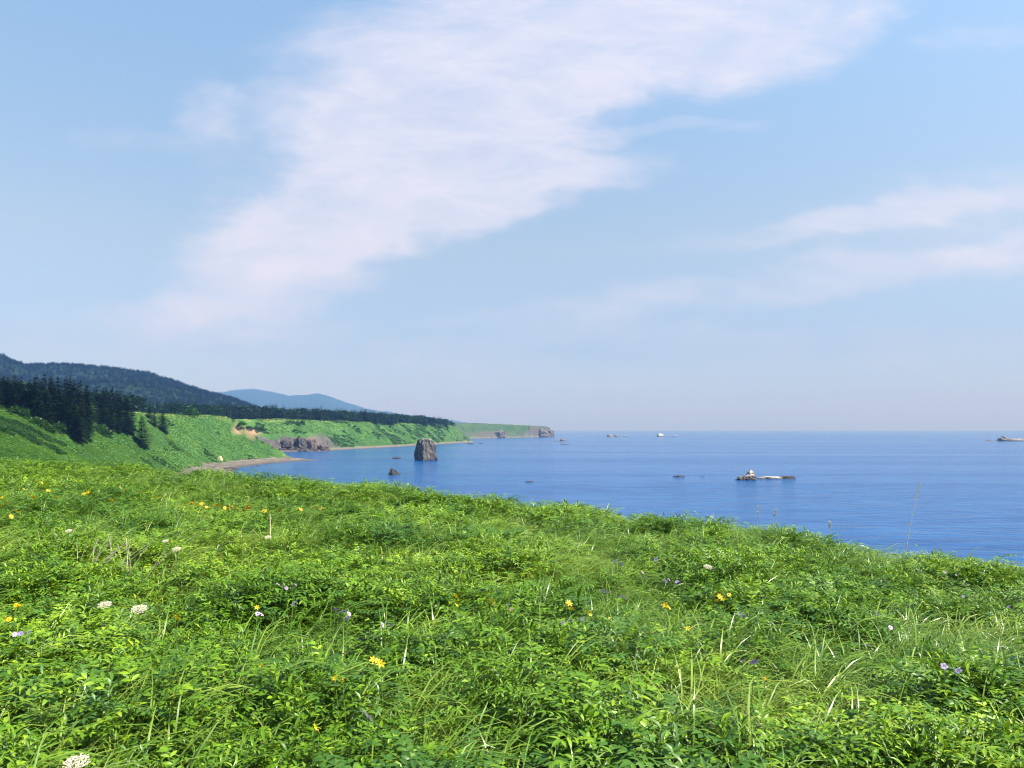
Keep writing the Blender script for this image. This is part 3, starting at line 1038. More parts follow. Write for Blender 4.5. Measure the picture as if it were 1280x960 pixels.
# wood over the far hill
hx, hy, hz_ = [a.ravel() for a in HG]
hk = (hy < 2700) & (hz_ > 30) & (640 + F * hx / hy > -60)
sel = rng.choice(np.flatnonzero(hk), 9000)
jx = rng.uniform(-6, 6, 9000)
HP = np.stack([hx[sel] + jx, hy[sel], hz_[sel] - 1], -1)
fs = rng.uniform(.7, 1.3, 9000)
scatter("hill_forest", C_far, HP, np.stack([np.zeros(9000)] * 2 + [rng.uniform(0, 6.28, 9000)], -1), np.stack([fs * 2.2, fs * 2.2, fs * .85], -1), rng.integers(0, 4, 9000))

# ------------------------------------------------------------------ undergrowth and bushes on the bluff slopes
def bush_mesh(name, n, lx, ly, lz, sz, blade=False):
    b = PB()
    for i in range(n):
        a = U_(0, 6.28); e = math.asin(U_(-.05, 1.0)); r = U_(.75, 1.05)
        lump = 1 + .25 * math.sin(3 * a + 1) * math.cos(2 * e) + .15 * math.sin(5 * a)
        p = Vector((lx * r * lump * math.cos(a) * math.cos(e), ly * r * lump * math.sin(a) * math.cos(e), lz * r * lump * math.sin(e)))
        d = Vector((p.x / lx, p.y / ly, p.z / lz + .3)) + Vector((U_(-.7, .7), U_(-.7, .7), U_(-.5, .5)))
        b.leaf(p, d, Vector((U_(-1, 1), U_(-1, 1), 1.5)), sz * U_(.7, 1.3), sz * U_(.5, .9), .5, .3)
    return b.mesh(name)


C_slope = proto_coll("slope_plant", [(bush_mesh("slope_herb", 110, .6, .6, .5, .26), M_slope) for k in range(4)] + [(bush_mesh("slope_shrub", 150, .9, .9, .8, .32), M_bush)])
n0 = 230000
yv = 190 + 560 * rng.uniform(0, 1, n0) ** 1.3
xv = yv * (rng.uniform(-40, 345, n0) - 640) / F
zv, dn, bw, sw, top, cl, pr = bluff(xv, yv, True)
pyv = HOR - (zv - H) / yv * F
k = (dn > bw + 0.5) & (dn < bw + sw + 30) & (top > 20) & (pyv < 596)
e_ = np.exp(-((((640 + F * xv / yv) - 309) / 18) ** 4)) * np.exp(-(((pyv - 538) / 7) ** 4))
k &= (e_ < .2)
xv, yv, zv = xv[k], yv[k], zv[k]
n = len(xv)
sh = fbm(xv / 14, yv / 14, 71, 3)
ii = np.where((sh > .68) & (rng.uniform(0, 1, n) < .4), 4, rng.integers(0, 4, n))
fs = rng.uniform(.35, .8, n) * np.where(ii == 4, 1.5, 1.0)
scatter("slope_undergrowth", C_slope, np.stack([xv, yv, zv - .15], -1), np.stack([np.zeros(n)] * 2 + [rng.uniform(0, 6.28, n)], -1), np.stack([fs, fs, fs * .6], -1), ii)

n0 = 90000
yv = 800 + 900 * rng.uniform(0, 1, n0)
xv = yv * (rng.uniform(320, 600, n0) - 640) / F
zv, dn, bw, sw, top, cl, pr = bluff(xv, yv, True)
k = (dn > bw + 1.5) & (dn < bw + sw + 30) & (top > 20) & ((cl < .4) | (pr > .55))
xv, yv, zv = xv[k], yv[k], zv[k]
n = len(xv)
sh = fbm(xv / 22, yv / 22, 73, 3)
ii = np.where((sh > .55) & (rng.uniform(0, 1, n) < .6), 4, rng.integers(0, 4, n))
fs = rng.uniform(.5, 1.3, n) * np.where(ii == 4, 1.5, 1.0)
scatter("far_slope_undergrowth", C_slope, np.stack([xv, yv, zv - .2], -1), np.stack([np.zeros(n)] * 2 + [rng.uniform(0, 6.28, n)], -1), np.stack([fs, fs, fs * .8], -1), ii)

BSH = [bush_mesh("foliage", 260, 1.0, 1.0, .85, .42) for k in range(3)]
for me in BSH:
    me.materials.append(M_bush)


def bush(px, py, wpx, hpx, lab, group=None, k=0):
    p = hit(px, py)
    o = bpy.data.objects.new("bush", BSH[k % 3]); COL.objects.link(o)
    o.location = p - Z * .2
    o.rotation_euler = (0, 0, k * 1.1)
    sx = wpx * p.y / F / 2; sz_ = hpx * p.y / F
    o.scale = (sx, sx, sz_)
    return tag(o, lab, "bush", group)


for k, (a, b_, wd, hp) in enumerate([(20, 516, 16, 8), (33, 522, 14, 9), (44, 530, 15, 8), (54, 535, 13, 9), (62, 540, 12, 7), (74, 538, 16, 8), (28, 516, 18, 8), (40, 520, 16, 8)]):
    bush(a, b_, wd, hp, "dark grey-green bush in the gully under the dense spruce stand", "bushes in the gully under the spruces", k)
for k, (a, b_, wd, hp) in enumerate([(118, 526, 12, 8), (126, 540, 14, 8), (133, 544, 12, 6)]):
    bush(a, b_, wd, hp, "grey-green bush on the slope below the smaller spruce clump", "bushes under the smaller clump", k)
bush(240, 520, 14, 9, "round mid green bush on the plateau rim before the far forest", None, 1)
bush(2, 540, 9, 8, "dark bush at the very left edge of the green slope", None, 2)
bush(223, 508, 12, 6, "pale green bush on the plateau just before the dark forest", None, 0)
for k, (a, b_) in enumerate([(372, 532), (378, 531)]):
    bush(a, b_, 6, 4.5, "tiny dark bush alone on the green slope above the rock cliff", "pair of bushes above the cliff", k)
for k, (a, b_, wd, hp) in enumerate([(302, 536, 8, 4), (311, 537, 9, 4), (320, 537, 7, 4), (326, 538, 6, 5)]):
    bush(a, b_, wd, hp, "dark bush fringing the top of the orange earth scar", "bushes over the earth scar", k)

# ------------------------------------------------------------------ rocks
def rock_mat(name, lo, mid, hi, guano=0.0, gz=0.5, wet=0.8, scale=0.6):
    m, t = mat(name)
    pos = t.n('ShaderNodeNewGeometry')
    P_ = pos.outputs['Position']
    zz_ = t.n('ShaderNodeSeparateXYZ', {0: P_}).outputs[2]
    nz_ = t.n('ShaderNodeSeparateXYZ', {0: pos.outputs['Normal']}).outputs[2]
    n1 = t.n('ShaderNodeTexNoise', {0: P_, 'Scale': scale, 'Detail': 8.0, 'Roughness': 0.72}).outputs[0]
    c = t.ramp(n1, [(0.3, lo), (0.5, mid), (0.72, hi)])
    n2 = t.n('ShaderNodeTexNoise', {0: P_, 'Scale': scale * 1.7, 'Detail': 5.0}).outputs[0]
    if guano:
        g = t.math('MULTIPLY', t.mr(t.math('ADD', nz_, t.math('MULTIPLY', t.math('SUBTRACT', n2, .5), 1.2)), gz - .2, gz + .2), guano)
        g = t.math('MULTIPLY', g, t.mr(zz_, wet * .6, wet * 1.6))
        c = t.mix(g, c, (0.50, 0.485, 0.455))
    wt = t.mr(t.math('ADD', zz_, t.math('MULTIPLY', t.math('SUBTRACT', n2, .5), wet)), 0.2, wet, 1.0, 0.0)
    c = t.mix(wt, c, (0.028, 0.026, 0.028))
    bmp = t.n('ShaderNodeBump', {'Height': n1, 'Strength': 0.9, 'Distance': 0.8})
    rgh = t.math('SUBTRACT', 0.9, t.math('MULTIPLY', wt, .45))
    bs = t.n('ShaderNodeBsdfPrincipled', {'Base Color': c, 'Roughness': rgh, 'Normal': bmp.outputs[0], 'Specular IOR Level': .3})
    finish(t, bs.outputs[0])
    return m


M_stack = rock_mat("stack_rock", (0.030, 0.029, 0.029), (0.075, 0.070, 0.066), (0.19, 0.175, 0.16), 0.35, 0.75, 1.6, 0.35)
M_dark = rock_mat("dark_rock", (0.022, 0.021, 0.022), (0.045, 0.042, 0.041), (0.09, 0.083, 0.078), 0.0, .5, 0.7, 0.7)
M_guano = rock_mat("guano_rock", (0.06, 0.055, 0.055), (0.12, 0.11, 0.10), (0.25, 0.23, 0.21), 1.0, 0.35, 2.4, 0.5)
M_ledge = rock_mat("streaked_ledge_rock", (0.07, 0.06, 0.06), (0.15, 0.13, 0.125), (0.24, 0.22, 0.20), 0.5, 0.5, 0.45, 0.35)
M_farrock = rock_mat("far_rock", (0.07, 0.065, 0.07), (0.13, 0.12, 0.12), (0.18, 0.165, 0.16), 0.18, .6, 1.5, 0.2)


def _hash3(i, sd):
    return _hash(i[:, 0] + 57 * i[:, 2], i[:, 1] - 131 * i[:, 2], sd)


def vnoise3(p, sd):
    """3 independent value noises in -0.5..0.5 at the points p (n,3)"""
    i = np.floor(p); f = p - i
    f = f * f * (3 - 2 * f)
    out = []
    for k in range(3):
        t_ = 0
        for a in (0, 1):
            for b in (0, 1):
                for c in (0, 1):
                    wgt = (f[:, 0] if a else 1 - f[:, 0]) * (f[:, 1] if b else 1 - f[:, 1]) * (f[:, 2] if c else 1 - f[:, 2])
                    t_ = t_ + wgt * _hash3(i + np.array([a, b, c]), sd + 13 * k)
        out.append(t_ - .5)
    return np.stack(out, -1)


def rock_mesh(name, prof, wx, wy, hz, seed, rough=0.22, sub=4, facet=True, plan=None):
    """a boulder from an icosphere squeezed to a height profile: prof(f) gives (half-width factor, x shift) at height f"""
    bm = bmesh.new()
    bmesh.ops.create_icosphere(bm, subdivisions=sub, radius=1.0)
    for v in bm.verts:
        x, y, z_ = v.co
        f = (z_ + 1) / 2
        rad = math.hypot(x, y)
        a = math.atan2(y, x)
        ring = max(rad, 1e-6)
        pw_, sh_ = prof(f)
        if plan:
            best = 9
            for (ax, ay), (bx_, by_) in zip(plan, plan[1:] + plan[:1]):
                cr_ = lambda px_, py_, qx, qy: px_ * qy - py_ * qx
                den = cr_(math.cos(a), math.sin(a), bx_ - ax, by_ - ay)
                if abs(den) > 1e-9:
                    tt = cr_(ax, ay, bx_ - ax, by_ - ay) / den
                    uu = cr_(ax, ay, math.cos(a), math.sin(a)) / den
                    if tt > 0 and -.001 <= uu <= 1.001:
                        best = min(best, tt)
            pw_ *= best if best < 9 else 1
        k = min(1.0, ring / 0.55) if f > .5 else 1.0          # flat-ish top, open foot
        k = k if ring > 1e-4 else 0
        v.co = Vector((math.cos(a) * pw_ * k + sh_, math.sin(a) * pw_ * k, f))
    co = np.array([v.co[:] for v in bm.verts])
    q = co * np.array([2.1, 2.1, 2.4]) + np.array([seed * 7.1, seed * 3.3, seed * 1.7])
    dv = (vnoise3(q, 1) * rough + vnoise3(q * 2.3, 5) * rough * .6 + vnoise3(q * 5.1, 9) * rough * .34) * 1.5
    cell = np.stack([_hash3(np.floor(q * 1.8), 21 + k) - .5 for k in range(3)], -1)
    co = co + dv + cell * rough * .35
    for v, c_ in zip(bm.verts, co):
        v.co = Vector(c_)
    for v in bm.verts:
        v.co = Vector((v.co.x * wx, v.co.y * wy, v.co.z * hz - hz * .08 - 0.3))
    me = bpy.data.meshes.new(name)
    bm.to_mesh(me); bm.free()
    if not facet:
        smooth(me)
    return me


def dome(f):
    return (math.sqrt(max(0, 1 - f * f)) * .98 + .02, 0)


def rock(px, py, wpx, hpx, m, lab, prof=dome, dw=0.8, seed=1, rough=.2, sub=4, name="sea_rock", rz=0, group=None, plan=None):
    p = hit_sea(px, py)
    s = p.y / F
    me = rock_mesh(name, prof, wpx * s / 2, wpx * s / 2 * dw, hpx * s, seed, rough, sub, True, plan)
    o = link(name, me, m)
    o.location = p
    o.rotation_euler = (0, 0, rz)
    return tag(o, lab, "rock", group)


def stack_prof(f):
    ks = [(0, .98), (.15, .97), (.35, .93), (.55, .85), (.72, .78), (.86, .66), (.95, .5), (1, .2)]
    for (a, x), (b_, y) in zip(ks, ks[1:]):
        if f <= b_:
            t_ = (f - a) / (b_ - a)
            return (x + (y - x) * t_, 0.10 * f)
    return (.25, .1)


o = rock(530.8, 575.5, 30, 30, M_stack, "tall blocky sea stack with pale lit top rising from the bay", stack_prof, .9, 31, .17, 5, "sea_stack", plan=[(-1, .25), (-.05, -1.0), (1, .1), (.3, .95)])
o["category"] = "sea stack"


def lean_prof(f):
    return ((1 - f) ** .75 * .98 + .06, -.45 * f)


rock(493, 593.5, 15, 9.5, M_dark, "small dark pointed rock in the water nearer than the sea stack", lean_prof, .8, 5, .18)
rock(508, 592.2, 9, 1.2, M_dark, "low dark skerry trailing right of the small pointed rock", dome, .5, 6, .15, 3)
rock(496, 573.5, 12, 3.0, M_dark, "low flat dark rock left of the tall sea stack", dome, .6, 8, .2, 3)
rock(662, 602.5, 13, 2.2, M_dark, "thin dark skerry alone in open water below the headland tip", dome, .4, 9, .2, 3)
rock(849, 596, 17, 2.6, M_dark, "low dark skerry left of the white capped rock", dome, .4, 10, .22, 3)
rock(878, 596, 9, 1.2, M_dark, "faint low skerry between dark skerry and white capped rock", dome, .4, 11, .2, 3)
rock(892, 596.2, 8, 1.0, M_dark, "tiny awash skerry just left of the white capped rock", dome, .4, 12, .2, 3)


def two_hump(f):
    return ((1 - f) ** .55 * .95 + .08, .30 * f)


rock(932.5, 600, 27, 8.5, M_guano, "humped dark rock with white bird droppings on top in the water", two_hump, .7, 14, .22, 5)
rock(938, 597.5, 14, 11.0, M_guano, "round knob of pale rock standing behind the humped white rock", dome, .9, 15, .2, 4)
rock(963, 598.5, 34, 4.4, M_ledge, "flat white streaked ledge of rock right of the humped rock", dome, .35, 16, .2, 4)
rock(984, 598.5, 24, 4.4, M_dark, "low dark reef at the right end of the white ledge", dome, .35, 17, .2, 4)
# far skerries
rock(763, 545.8, 10, 4.0, M_farrock, "far dark skerry with a point, seaward of the headland", lean_prof, .6, 18, .2, 3)
rock(771, 545.6, 10, 2.0, M_farrock, "far low skerry touching the pointed one beyond the headland", dome, .5, 19, .2, 3)
rock(783, 545.5, 9, 1.4, M_farrock, "far faint reef right of the pointed skerry", dome, .5, 20, .2, 3)
rock(827, 545.6, 11, 4.2, M_guano, "far white topped skerry near the horizon in mid bay", lean_prof, .6, 21, .2, 3)
rock(843, 545.4, 9, 1.6, M_farrock, "far low dark skerry right of the white topped skerry", dome, .5, 22, .2, 3)
rock(704, 551.2, 9, 4.0, M_farrock, "dark jagged rock just off the headland tip", lean_prof, .7, 23, .22, 3)
rock(696, 551.4, 9, 1.3, M_farrock, "low reef joining the headland and the jagged rock", dome, .6, 24, .2, 3)
rock(706, 555.4, 13, 1.3, M_farrock, "thin reef awash in front of the jagged headland rock", dome, .5, 25, .2, 3)
rock(588, 555.2, 9, 1.6, M_dark, "dark reef off the green point behind the sea stack", dome, .5, 26, .2, 3)
rock(601, 554.6, 6, 1.2, M_dark, "small awash reef right of the green point", dome, .5, 27, .2, 3)
rock(1254, 551.4, 16, 6.5, M_farrock, "far rocky islet with a knob near the right edge of the bay", dome, .7, 28, .22, 4)
rock(1268, 551.4, 38, 3.6, M_farrock, "long low far reef beneath the knobbed islet", dome, .4, 29, .22, 4)
rock(1238, 551.2, 14, 1.4, M_farrock, "thin far reef left of the knobbed islet", dome, .4, 30, .2, 3)


def shore_rock(px, py, wpx, hpx, m, lab, seed, dw=.7, group=None, prof=dome, name="shore_rock"):
    p = hit(px, py)
    s = p.y / F
    me = rock_mesh(name, prof, wpx * s / 2, wpx * s / 2 * dw, hpx * s, seed, .25, 3)
    o = link(name, me, m)
    o.location = p
    return tag(o, lab, "rock", group)


shore_rock(275, 574.5, 7, 5, simple_mat("pale_boulder", (0.48, 0.38, 0.25), .9, .3, .8), "pale tan boulder at the foot of the green slope above the beach", 40)
rg2 = random.Random(5)
for k, (a, b_) in enumerate([(282, 586), (287, 585.5), (292, 586.5), (285, 588), (296, 587), (290, 588.5)]):
    shore_rock(a, b_, rg2.uniform(3.5, 6), rg2.uniform(1.5, 2.4), M_dark, "dark wet boulder at the waterline of the near beach", 50 + k, .8, "boulders at the near waterline")
shore_rock(322, 582.3, 5, 1.6, M_dark, "dark boulder alone at the water edge of the shingle spit", 57)
for k in range(12):
    shore_rock(352 + k * 5 + rg2.uniform(-2, 2), 563.3 + rg2.uniform(-1.2, 1.0), rg2.uniform(5, 11), rg2.uniform(2, 3.8), M_dark, "dark boulder on the shore under the rock cliff", 60 + k, .7, "boulders under the cliff")


def crag_prof(f):
    return (.98 - .22 * f - (0.5 * max(0, f - .8) / .2), 0)


def crag(px, py, wpx, hpx, m, lab, seed, dw=.6, rough=.2):
    p = hit(px, py)
    s = p.y / F
    me = rock_mesh("rock_crag", crag_prof, wpx * s / 2, wpx * s / 2 * dw, hpx * s, seed, rough, 5, True, [(-1, .1), (.1, -.95), (1, .1), (0, .95)])
    o = link("rock_crag", me, m)
    o.location = p
    return tag(o, lab, "rock")


M_crag = rock_mat("crag_rock", (0.035, 0.033, 0.036), (0.065, 0.06, 0.06), (0.13, 0.115, 0.11), 0, .5, .6, 0.4)
M_red = rock_mat("red_crag_rock", (0.055, 0.045, 0.042), (0.11, 0.085, 0.077), (0.23, 0.175, 0.155), 0, .5, .6, 0.4)
crag(374, 560, 20, 15, M_crag, "dark squared crag at the shore under the green terrace", 81)
crag(389, 561, 14, 12.5, M_red, "reddish sunlit crag on the right of the dark squared crag", 82)
crag(355, 559, 24, 9, M_crag, "grey cliff face left of the dark squared crag", 83, .4)
crag(403, 562.5, 16, 7, M_red, "low tumbled reddish rock at the end of the cliff", 84)
crag(624, 546.8, 20, 9, M_farrock, "pale grey rock bluff in the middle of the far headland", 85, .5)
crag(676, 546.0, 26, 10.5, M_farrock, "grey cliff near the tip of the far headland", 86, .4)
crag(688, 546.0, 12, 9.5, M_farrock, "end buttress of rock at the tip of the far headland", 87, .7)

# ------------------------------------------------------------------ flowers
def petals_mesh(name, n, L, W, cup=0.5, rnd=True):
    b = PB()
    for k in range(n):
        a = k * 6.283 / n + U_(-.08, .08)
        b.leaf(Vector((math.cos(a) * .002, math.sin(a) * .002, 0)), hdir(a, cup), Z, L * U_(.9, 1.08), W, U_(.5, .9), .18,
               (0.25, 0.8, 1.0, 0.95, 0.45) if rnd else (0.3, 0.9, 1.0, 0.7, 0.1))
    return b.mesh(name)


def blob_mesh(name, r, hz=0.7):
    bm = bmesh.new()
    bmesh.ops.create_icosphere(bm, subdivisions=2, radius=r)
    for v in bm.verts:
        v.co.z *= hz
    me = bpy.data.meshes.new(name); bm.to_mesh(me); bm.free()
    smooth(me)
    return me


def stem_mesh(hgt, bend=.04, r=.0018):
    b = PB()
    b.tube([Vector((-bend, 0, -hgt)), Vector((-bend * .6, 0, -hgt * .5)), Vector((0, 0, 0))], r * 1.3, r, 5)
    return b.mesh("stem", True)


def flower_kind(name, pm, pmat, cm, cmat, hgt):
    """empty at the ground; head at height hgt; parts stem, petals, flower_centre"""
    st = stem_mesh(hgt); st.materials.append(M_stem)
    pm.materials.append(pmat); cm.materials.append(cmat)
    return (name, st, pm, cm, hgt)


YEL = [flower_kind("yellow_flower", petals_mesh("petals", 12, .030, .011, .25, False), M_yellow, blob_mesh("flower_centre", .009), M_eye, .5),
       flower_kind("yellow_flower", petals_mesh("petals", 6, .036, .015, .5, False), M_yellow, blob_mesh("flower_centre", .006), M_eye, .5)]
ORA = [flower_kind("orange_flower", petals_mesh("petals", 10, .030, .012, .3, False), M_orange, blob_mesh("flower_centre", .009), M_eye, .5)]
LAV = [flower_kind("lavender_flower", petals_mesh("petals", 5, .023, .021, .45), M_lav, blob_mesh("flower_centre", .004), M_eye_dark, .5),
       flower_kind("lavender_flower", petals_mesh("petals", 5, .024, .022, .35), M_lav_pale, blob_mesh("flower_centre", .004), M_eye_dark, .5)]


def flower(kind, px, py, size, lab, group=None, hgt=.49, rz=None, tilt=None, cat="flower"):
    name, st, pm, cm, h0 = kind
    p = hit_meadow(px, py, hgt)
    o = empty(name, p, rz if rz is not None else U_(0, 6.28))
    tl = tilt if tilt is not None else (U_(.6, 1.15), U_(-.35, .35))
    s = bpy.data.objects.new("stem", st); COL.objects.link(s); s.parent = o; s.location = (0, 0, hgt); s.scale = (1, 1, (hgt + .02) / h0)
    q = bpy.data.objects.new("petals", pm); COL.objects.link(q); q.parent = o; q.location = (0, 0, hgt + .002)
    # heads nod towards the light and the camera
    yaw = -o.rotation_euler.z
    q.rotation_euler = (Matrix.Rotation(yaw, 3, 'Z') @ Euler((tl[0], tl[1], U_(0, 6)), 'XYZ').to_matrix()).to_euler()
    q.scale = (size, size, size)
    c = bpy.data.objects.new("flower_centre", cm); COL.objects.link(c); c.parent = o; c.location = (0, 0, hgt + .006); c.scale = (size,) * 3
    return tag(o, lab, cat, group)


def spread(kind, pts, size, lab, group, hgt=.49):
    for (a, b_) in pts:
        flower(random.choice(kind), a, b_, (.62 * size) * U_(.7, 1.05), lab, group if len(pts) > 1 else None, hgt)


spread(YEL, [(393, 913), (397, 916)], 1.15, "yellow blossom low in the meadow near the bottom of the picture", "yellow pair near the bottom")
spread(YEL, [(466, 826), (472, 828), (476, 831)], 1.3, "yellow blossom in the bunch below the lavender pair at left of centre", "yellow bunch left of centre")
spread(YEL, [(419, 849), (428, 851)], 1.1, "small yellow blossom down and left of the yellow bunch", "small yellow pair")
spread(YEL, [(569, 746), (572, 752), (570, 757)], 1.6, "yellow blossom in the upright spike in mid meadow", "yellow upright spike")
spread(YEL, [(612, 751), (617, 755)], 1.6, "yellow blossom just right of the yellow upright spike", "yellow pair right of the spike")
spread(YEL, [(708, 758), (713, 762), (711, 755)], 1.6, "yellow blossom in the bunch above the blue lavender pair", "yellow bunch above lavender")
spread(YEL, [(733, 766), (738, 769)], 1.1, "faint yellow blossom right of the yellow bunch in mid meadow", "faint yellow pair")
spread(YEL, [(893, 743), (899, 746), (906, 741), (911, 744), (896, 751), (904, 750), (832, 757), (836, 760)], 1.5, "yellow blossom in the loose patch on the right half of the meadow", "yellow patch on the right")
spread(YEL, [(7, 773), (11, 775), (20, 757), (24, 759)], 1.2, "yellow blossom by the left edge above the lavender pair", "yellow by the left edge")
spread(YEL, [(169, 748), (173, 751), (219, 771), (222, 774)], 1.2, "yellow blossom beside the cream umbels on the left", "yellow beside the umbels")
spread(YEL, [(321, 760), (327, 833)], 1.1, "single small yellow blossom below the lavender cluster on the left", "small yellow below lavender cluster")
spread(YEL, [(46, 602), (49, 608), (52, 604), (106, 612), (110, 617), (104, 618), (115, 611), (4, 622), (2, 632), (8, 628), (150, 610), (158, 613), (30, 612), (36, 618), (42, 622), (60, 614), (70, 622), (20, 640), (14, 646), (84, 606), (132, 622), (140, 626), (176, 616), (196, 622)], 3.0, "yellow flower head far up the left of the meadow", "yellow heads far left")
spread(ORA, [(252, 630), (258, 634), (265, 633), (272, 632), (281, 635), (290, 634), (298, 636), (306, 637), (311, 634), (346, 636), (352, 638), (376, 637), (394, 634), (402, 636), (330, 639), (240, 629)], 3.0,
       "orange-yellow flower in the band across the far left meadow", "orange band far left")
spread(YEL, [(860, 786), (640, 762), (1090, 641 + 60), (955, 850), (762, 664 + 110), (430, 818)], 1.0, "odd small yellow blossom scattered over the middle of the meadow", "odd yellow blossoms")

spread(LAV, [(347, 731), (353, 733), (358, 736), (366, 735), (369, 732), (367, 746), (371, 752), (367, 756)], 1.6, "lavender flower in the large cluster on the left, above the umbels", "large lavender cluster")
spread(LAV, [(18, 794), (26, 793), (36, 792)], 1.4, "lavender flower in the trio by the left edge", "lavender trio by left edge")
spread([LAV[1]], [(322, 768), (327, 769)], 1.2, "pale lavender flower right of the cream umbels", "pale pair right of umbels")
spread(LAV, [(419, 762), (423, 766), (430, 765), (436, 768), (434, 774)], 1.4, "lavender flower in the loose cluster left of centre", "loose cluster left of centre")
spread([LAV[1]], [(478, 782), (484, 779), (489, 783)], 1.4, "pale lavender flower right of the loose cluster", "pale trio left of centre")
flower(LAV[1], 461, 899, 1.0, "large pale lavender flower low in the meadow left of bottom centre", None, .49, 0, (.9, .2))
flower(LAV[1], 454, 893, .8, "smaller pale lavender flower half behind the large low one", None, .49, 0, (.5, -.5))
spread(LAV, [(636, 757), (639, 762), (645, 746)], 1.3, "lavender flower in the small group at the middle of the meadow", "lavender group mid meadow")
spread(LAV, [(703, 780), (713, 777), (728, 775)], 1.4, "blue lavender flower in the row below the yellow bunch", "lavender row below yellow")
spread([LAV[1]], [(753, 739), (758, 741), (765, 741), (776, 746), (781, 748)], 1.4, "pale lavender flower in the string right of centre", "pale string right of centre")
spread([LAV[1]], [(831, 727), (836, 725), (846, 728), (850, 730)], 1.7, "pale lavender flower in the group above the yellow patch", "pale group above yellow patch")
spread([LAV[1]], [(769, 702), (777, 706), (803, 716), (820, 700), (806, 722)], 1.8, "pale lavender flower high in the meadow near the crest", "pale flowers near the crest")
flower(LAV[0], 943, 829, 1.15, "deep lavender flower alone in the right half of the meadow", None, .50, 0, (.9, .1))
flower(LAV[1], 929, 827, .7, "pinkish pale flower just left of the deep lavender one", None, .49, 0, (.7, .1))
spread(LAV, [(925, 768), (930, 771)], 1.3, "lavender flower in the pair below the yellow patch", "lavender pair below yellow patch")
spread([LAV[1]], [(1094, 766), (1097, 769)], 1.3, "pale lavender flower right of centre, upper pair", "upper pale pair")
spread([LAV[1]], [(1113, 785), (1085, 807)], 1.3, "pale lavender flower down from the upper pale pair", "lower pale pair")
spread([LAV[1]], [(1180, 834), (1198, 840)], 1.5, "pale lavender flower in the low pair near the right edge", "low pair near right edge")
spread(LAV, [(1219, 747), (1261, 759)], 1.4, "lavender flower high by the right edge", "lavender by right edge")
spread([LAV[1]], [(1181, 716), (1204, 746), (1195, 719), (1160, 797)], 1.3, "pale small flower under the right end of the crest", "pale flowers under the crest")


# cream umbels
def umbel_mesh(r, n):
    b = PB()
    for k in range(n):
        rr_ = r * math.sqrt((k + .5) / n); a = k * 2.39996
        c = Vector((rr_ * math.cos(a), rr_ * math.sin(a), .25 * r * (1 - (rr_ / r) ** 2)))
        for j in range(7):
            aa = U_(0, 6.28); q = c + Vector((math.cos(aa), math.sin(aa), U_(-.3, .5))) * (r * .11)
            b.leaf(q, hdir(U_(0, 6.28), U_(0, .8)), Z, r * .12, r * .12, .3, .1, (.5, 1.0, .5))
    return b.mesh("florets")


def umbel_rays(r):
    b = PB()
    for k in range(14):
        a = k * 6.283 / 14
        b.tube([Vector((0, 0, -r * .9)), Vector((math.cos(a), math.sin(a), 0)) * r * .5 + Vector((0, 0, -r * .3)), Vector((math.cos(a), math.sin(a), 0)) * r * .8], .0012, .0008, 3)
    return b.mesh("rays")


UF = umbel_mesh(.062, 46); UF.materials.append(M_cream)
UR = umbel_rays(.062); UR.materials.append(M_stem)
US = stem_mesh(.5, .03, .004); US.materials.append(M_stem)
for (a, b_, sz, lab) in [
        (131, 757, .8, "cream umbel flower, left one of the pair on the left"),
        (174, 762, .95, "cream umbel flower, larger right one of the pair on the left"),
        (335, 672, .75, "cream umbel below the dry stalk far up the left meadow"),
        (221, 687, .8, "cream umbel right of the dry stalk bunches"),
        (207, 677, .6, "small cream umbel just above the umbel beside the dry stalks"),
        (86, 664, .7, "cream umbel above the larger dry stalk bunch"),
        (885, 709, .8, "flat pale umbel high in the right half of the meadow"),
        (95, 956, .8, "cream umbel at the very bottom edge on the left")]:
    hg = .49
    p = hit_meadow(a, b_, hg)
    o = empty("umbel_flower", p, U_(0, 6))
    for nm, me in (("florets", UF), ("rays", UR), ("stem", US)):
        c = bpy.data.objects.new(nm, me); COL.objects.link(c); c.parent = o
        c.location = (0, 0, hg if nm != "stem" else hg - .05 * sz); c.scale = (sz, sz, sz if nm != "stem" else 1)
        if nm != "stem":
            c.rotation_euler = (Matrix.Rotation(-o.rotation_euler.z, 3, 'Z') @ Euler((.34, .05, 0)).to_matrix()).to_euler()
    tag(o, lab, "flower")


# dry stalks
def dry_stalk(px, py_base, py_top, lean, lab, seedhead=False, group=None, hgt0=.35, thick=.004, parts=1):
    p = hit_meadow(px, py_base, hgt0)
    Ln = (py_base - py_top) * p.y / F + hgt0
    b = PB()
    pts = [Vector((lean * (i / 6) ** 1.6 * Ln, 0, Ln * i / 6)) for i in range(7)]
    b.tube(pts, thick, thick * .45, 5)
    o = link("dry_stalk", b.mesh("dry_stalk", True), M_straw)
    o.location = p
    if seedhead:
        e = PB()
        for k in range(46):
            f = .80 + .2 * k / 45
            q = Vector((lean * f ** 1.6 * Ln, 0, Ln * f))
            e.leaf(q, hdir(U_(0, 6.28), U_(.5, 1.2)), Vector((1, 0, .2)), .05, .012, .3, .2)
        me = e.mesh("seed_head"); link("seed_head", me, M_straw, o)
    return tag(o, lab, "dry stalk", group)


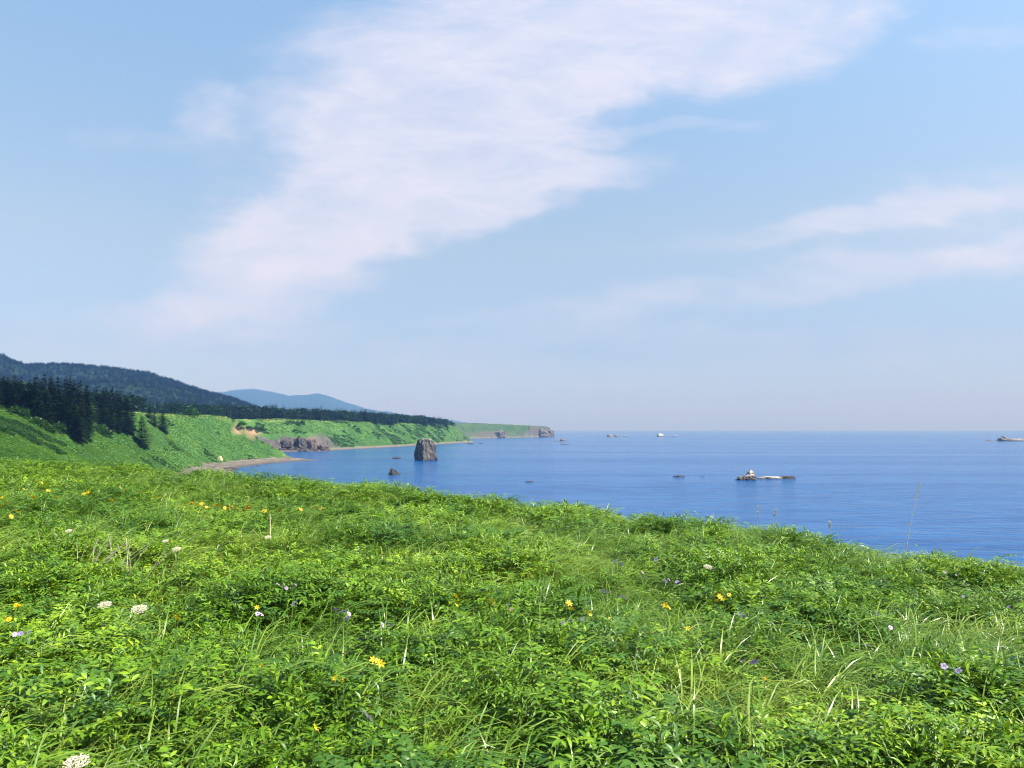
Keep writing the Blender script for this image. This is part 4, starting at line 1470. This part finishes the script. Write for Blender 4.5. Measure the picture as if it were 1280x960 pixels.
dry_stalk(1130, 682, 598, .20, "tall pale dry grass stem standing up against the sea on the right", True, thick=.0065)
dry_stalk(1036, 664, 648, .05, "short dry stem on the crest left of the tall dry stem", True, hgt0=.45)
dry_stalk(945, 652, 634, .1, "thin dry stem on the crest above the right half", True, hgt0=.45, thick=.003)
dry_stalk(962, 652, 638, .2, "thin dry stem just right of another on the crest", True, hgt0=.45, thick=.003)
dry_stalk(781, 928, 815, .10, "long pale bare stem rising through the leaves right of bottom centre", False, hgt0=.2, thick=.0022)
dry_stalk(338, 668, 642, -.02, "dry pale stalk above the cream umbel far up the left", False, hgt0=.3, thick=.012)
for k in range(15):
    dry_stalk(92 + k * 1.7 + U_(-1.5, 1.5), 705 + U_(-6, 2), 676 + U_(-6, 8), U_(-.2, 1.1), "pale dry stalk in the larger bunch on the left of the meadow", False, "larger dry stalk bunch", .38, U_(.003, .008))
for k in range(12):
    dry_stalk(136 + k * 3.8 + U_(-2, 2), 706 + U_(-8, 4), 672 + U_(-6, 12), U_(-.2, 1.1), "pale dry stalk in the sparse bunch right of the larger one", False, "sparse dry stalk bunch", .38, U_(.002, .006))

# broad pale blades reaching up at the bottom edge
bl = []
for k in range(4):
    b = PB()
    for j in range(9):
        b.blade((U_(-.06, .06), U_(-.06, .06), -.02), random.gauss(0.1, .9), U_(.0, .3), U_(.55, .8), U_(.009, .015), U_(1.0, 2.0))
    bl.append(b.mesh("reed_grass"))
    bl[-1].materials.append(M_reed)
for k, (a, b_) in enumerate([(690, 978), (735, 968), (790, 972), (845, 966), (915, 964), (965, 972), (1145, 968), (1195, 960), (1245, 972), (40, 975), (560, 978)]):
    p = hit_meadow(a, b_, .4)
    o = bpy.data.objects.new("reed_grass", bl[k % 4]); COL.objects.link(o)
    o.location = p; o.rotation_euler = (0, 0, U_(-.4, .4))
    tag(o, "tuft of broad pale green grass blades arching up along the bottom edge", "grass tuft", "broad grass tufts along the bottom edge")

# ------------------------------------------------------------------ air
M_haze, t = mat("haze")
vol = t.n('ShaderNodeVolumePrincipled', {'Color': (0.125, 0.29, 0.68), 'Density': 0.00012, 'Anisotropy': 0.0, 'Absorption Color': (0.62, 0.34, 0.0)})
o_ = t.n('ShaderNodeOutputMaterial', {1: vol.outputs[0]})
bm = bmesh.new()
bmesh.ops.create_cube(bm, size=1.0)
zlo, zhi = -7.5, 950.0
for v in bm.verts:
    v.co = Vector((v.co.x * 54000, v.co.y * 54000, zlo if v.co.z < 0 else zhi))
me = bpy.data.meshes.new("haze"); bm.to_mesh(me); bm.free()
tag(link("haze", me, M_haze), kind='stuff')
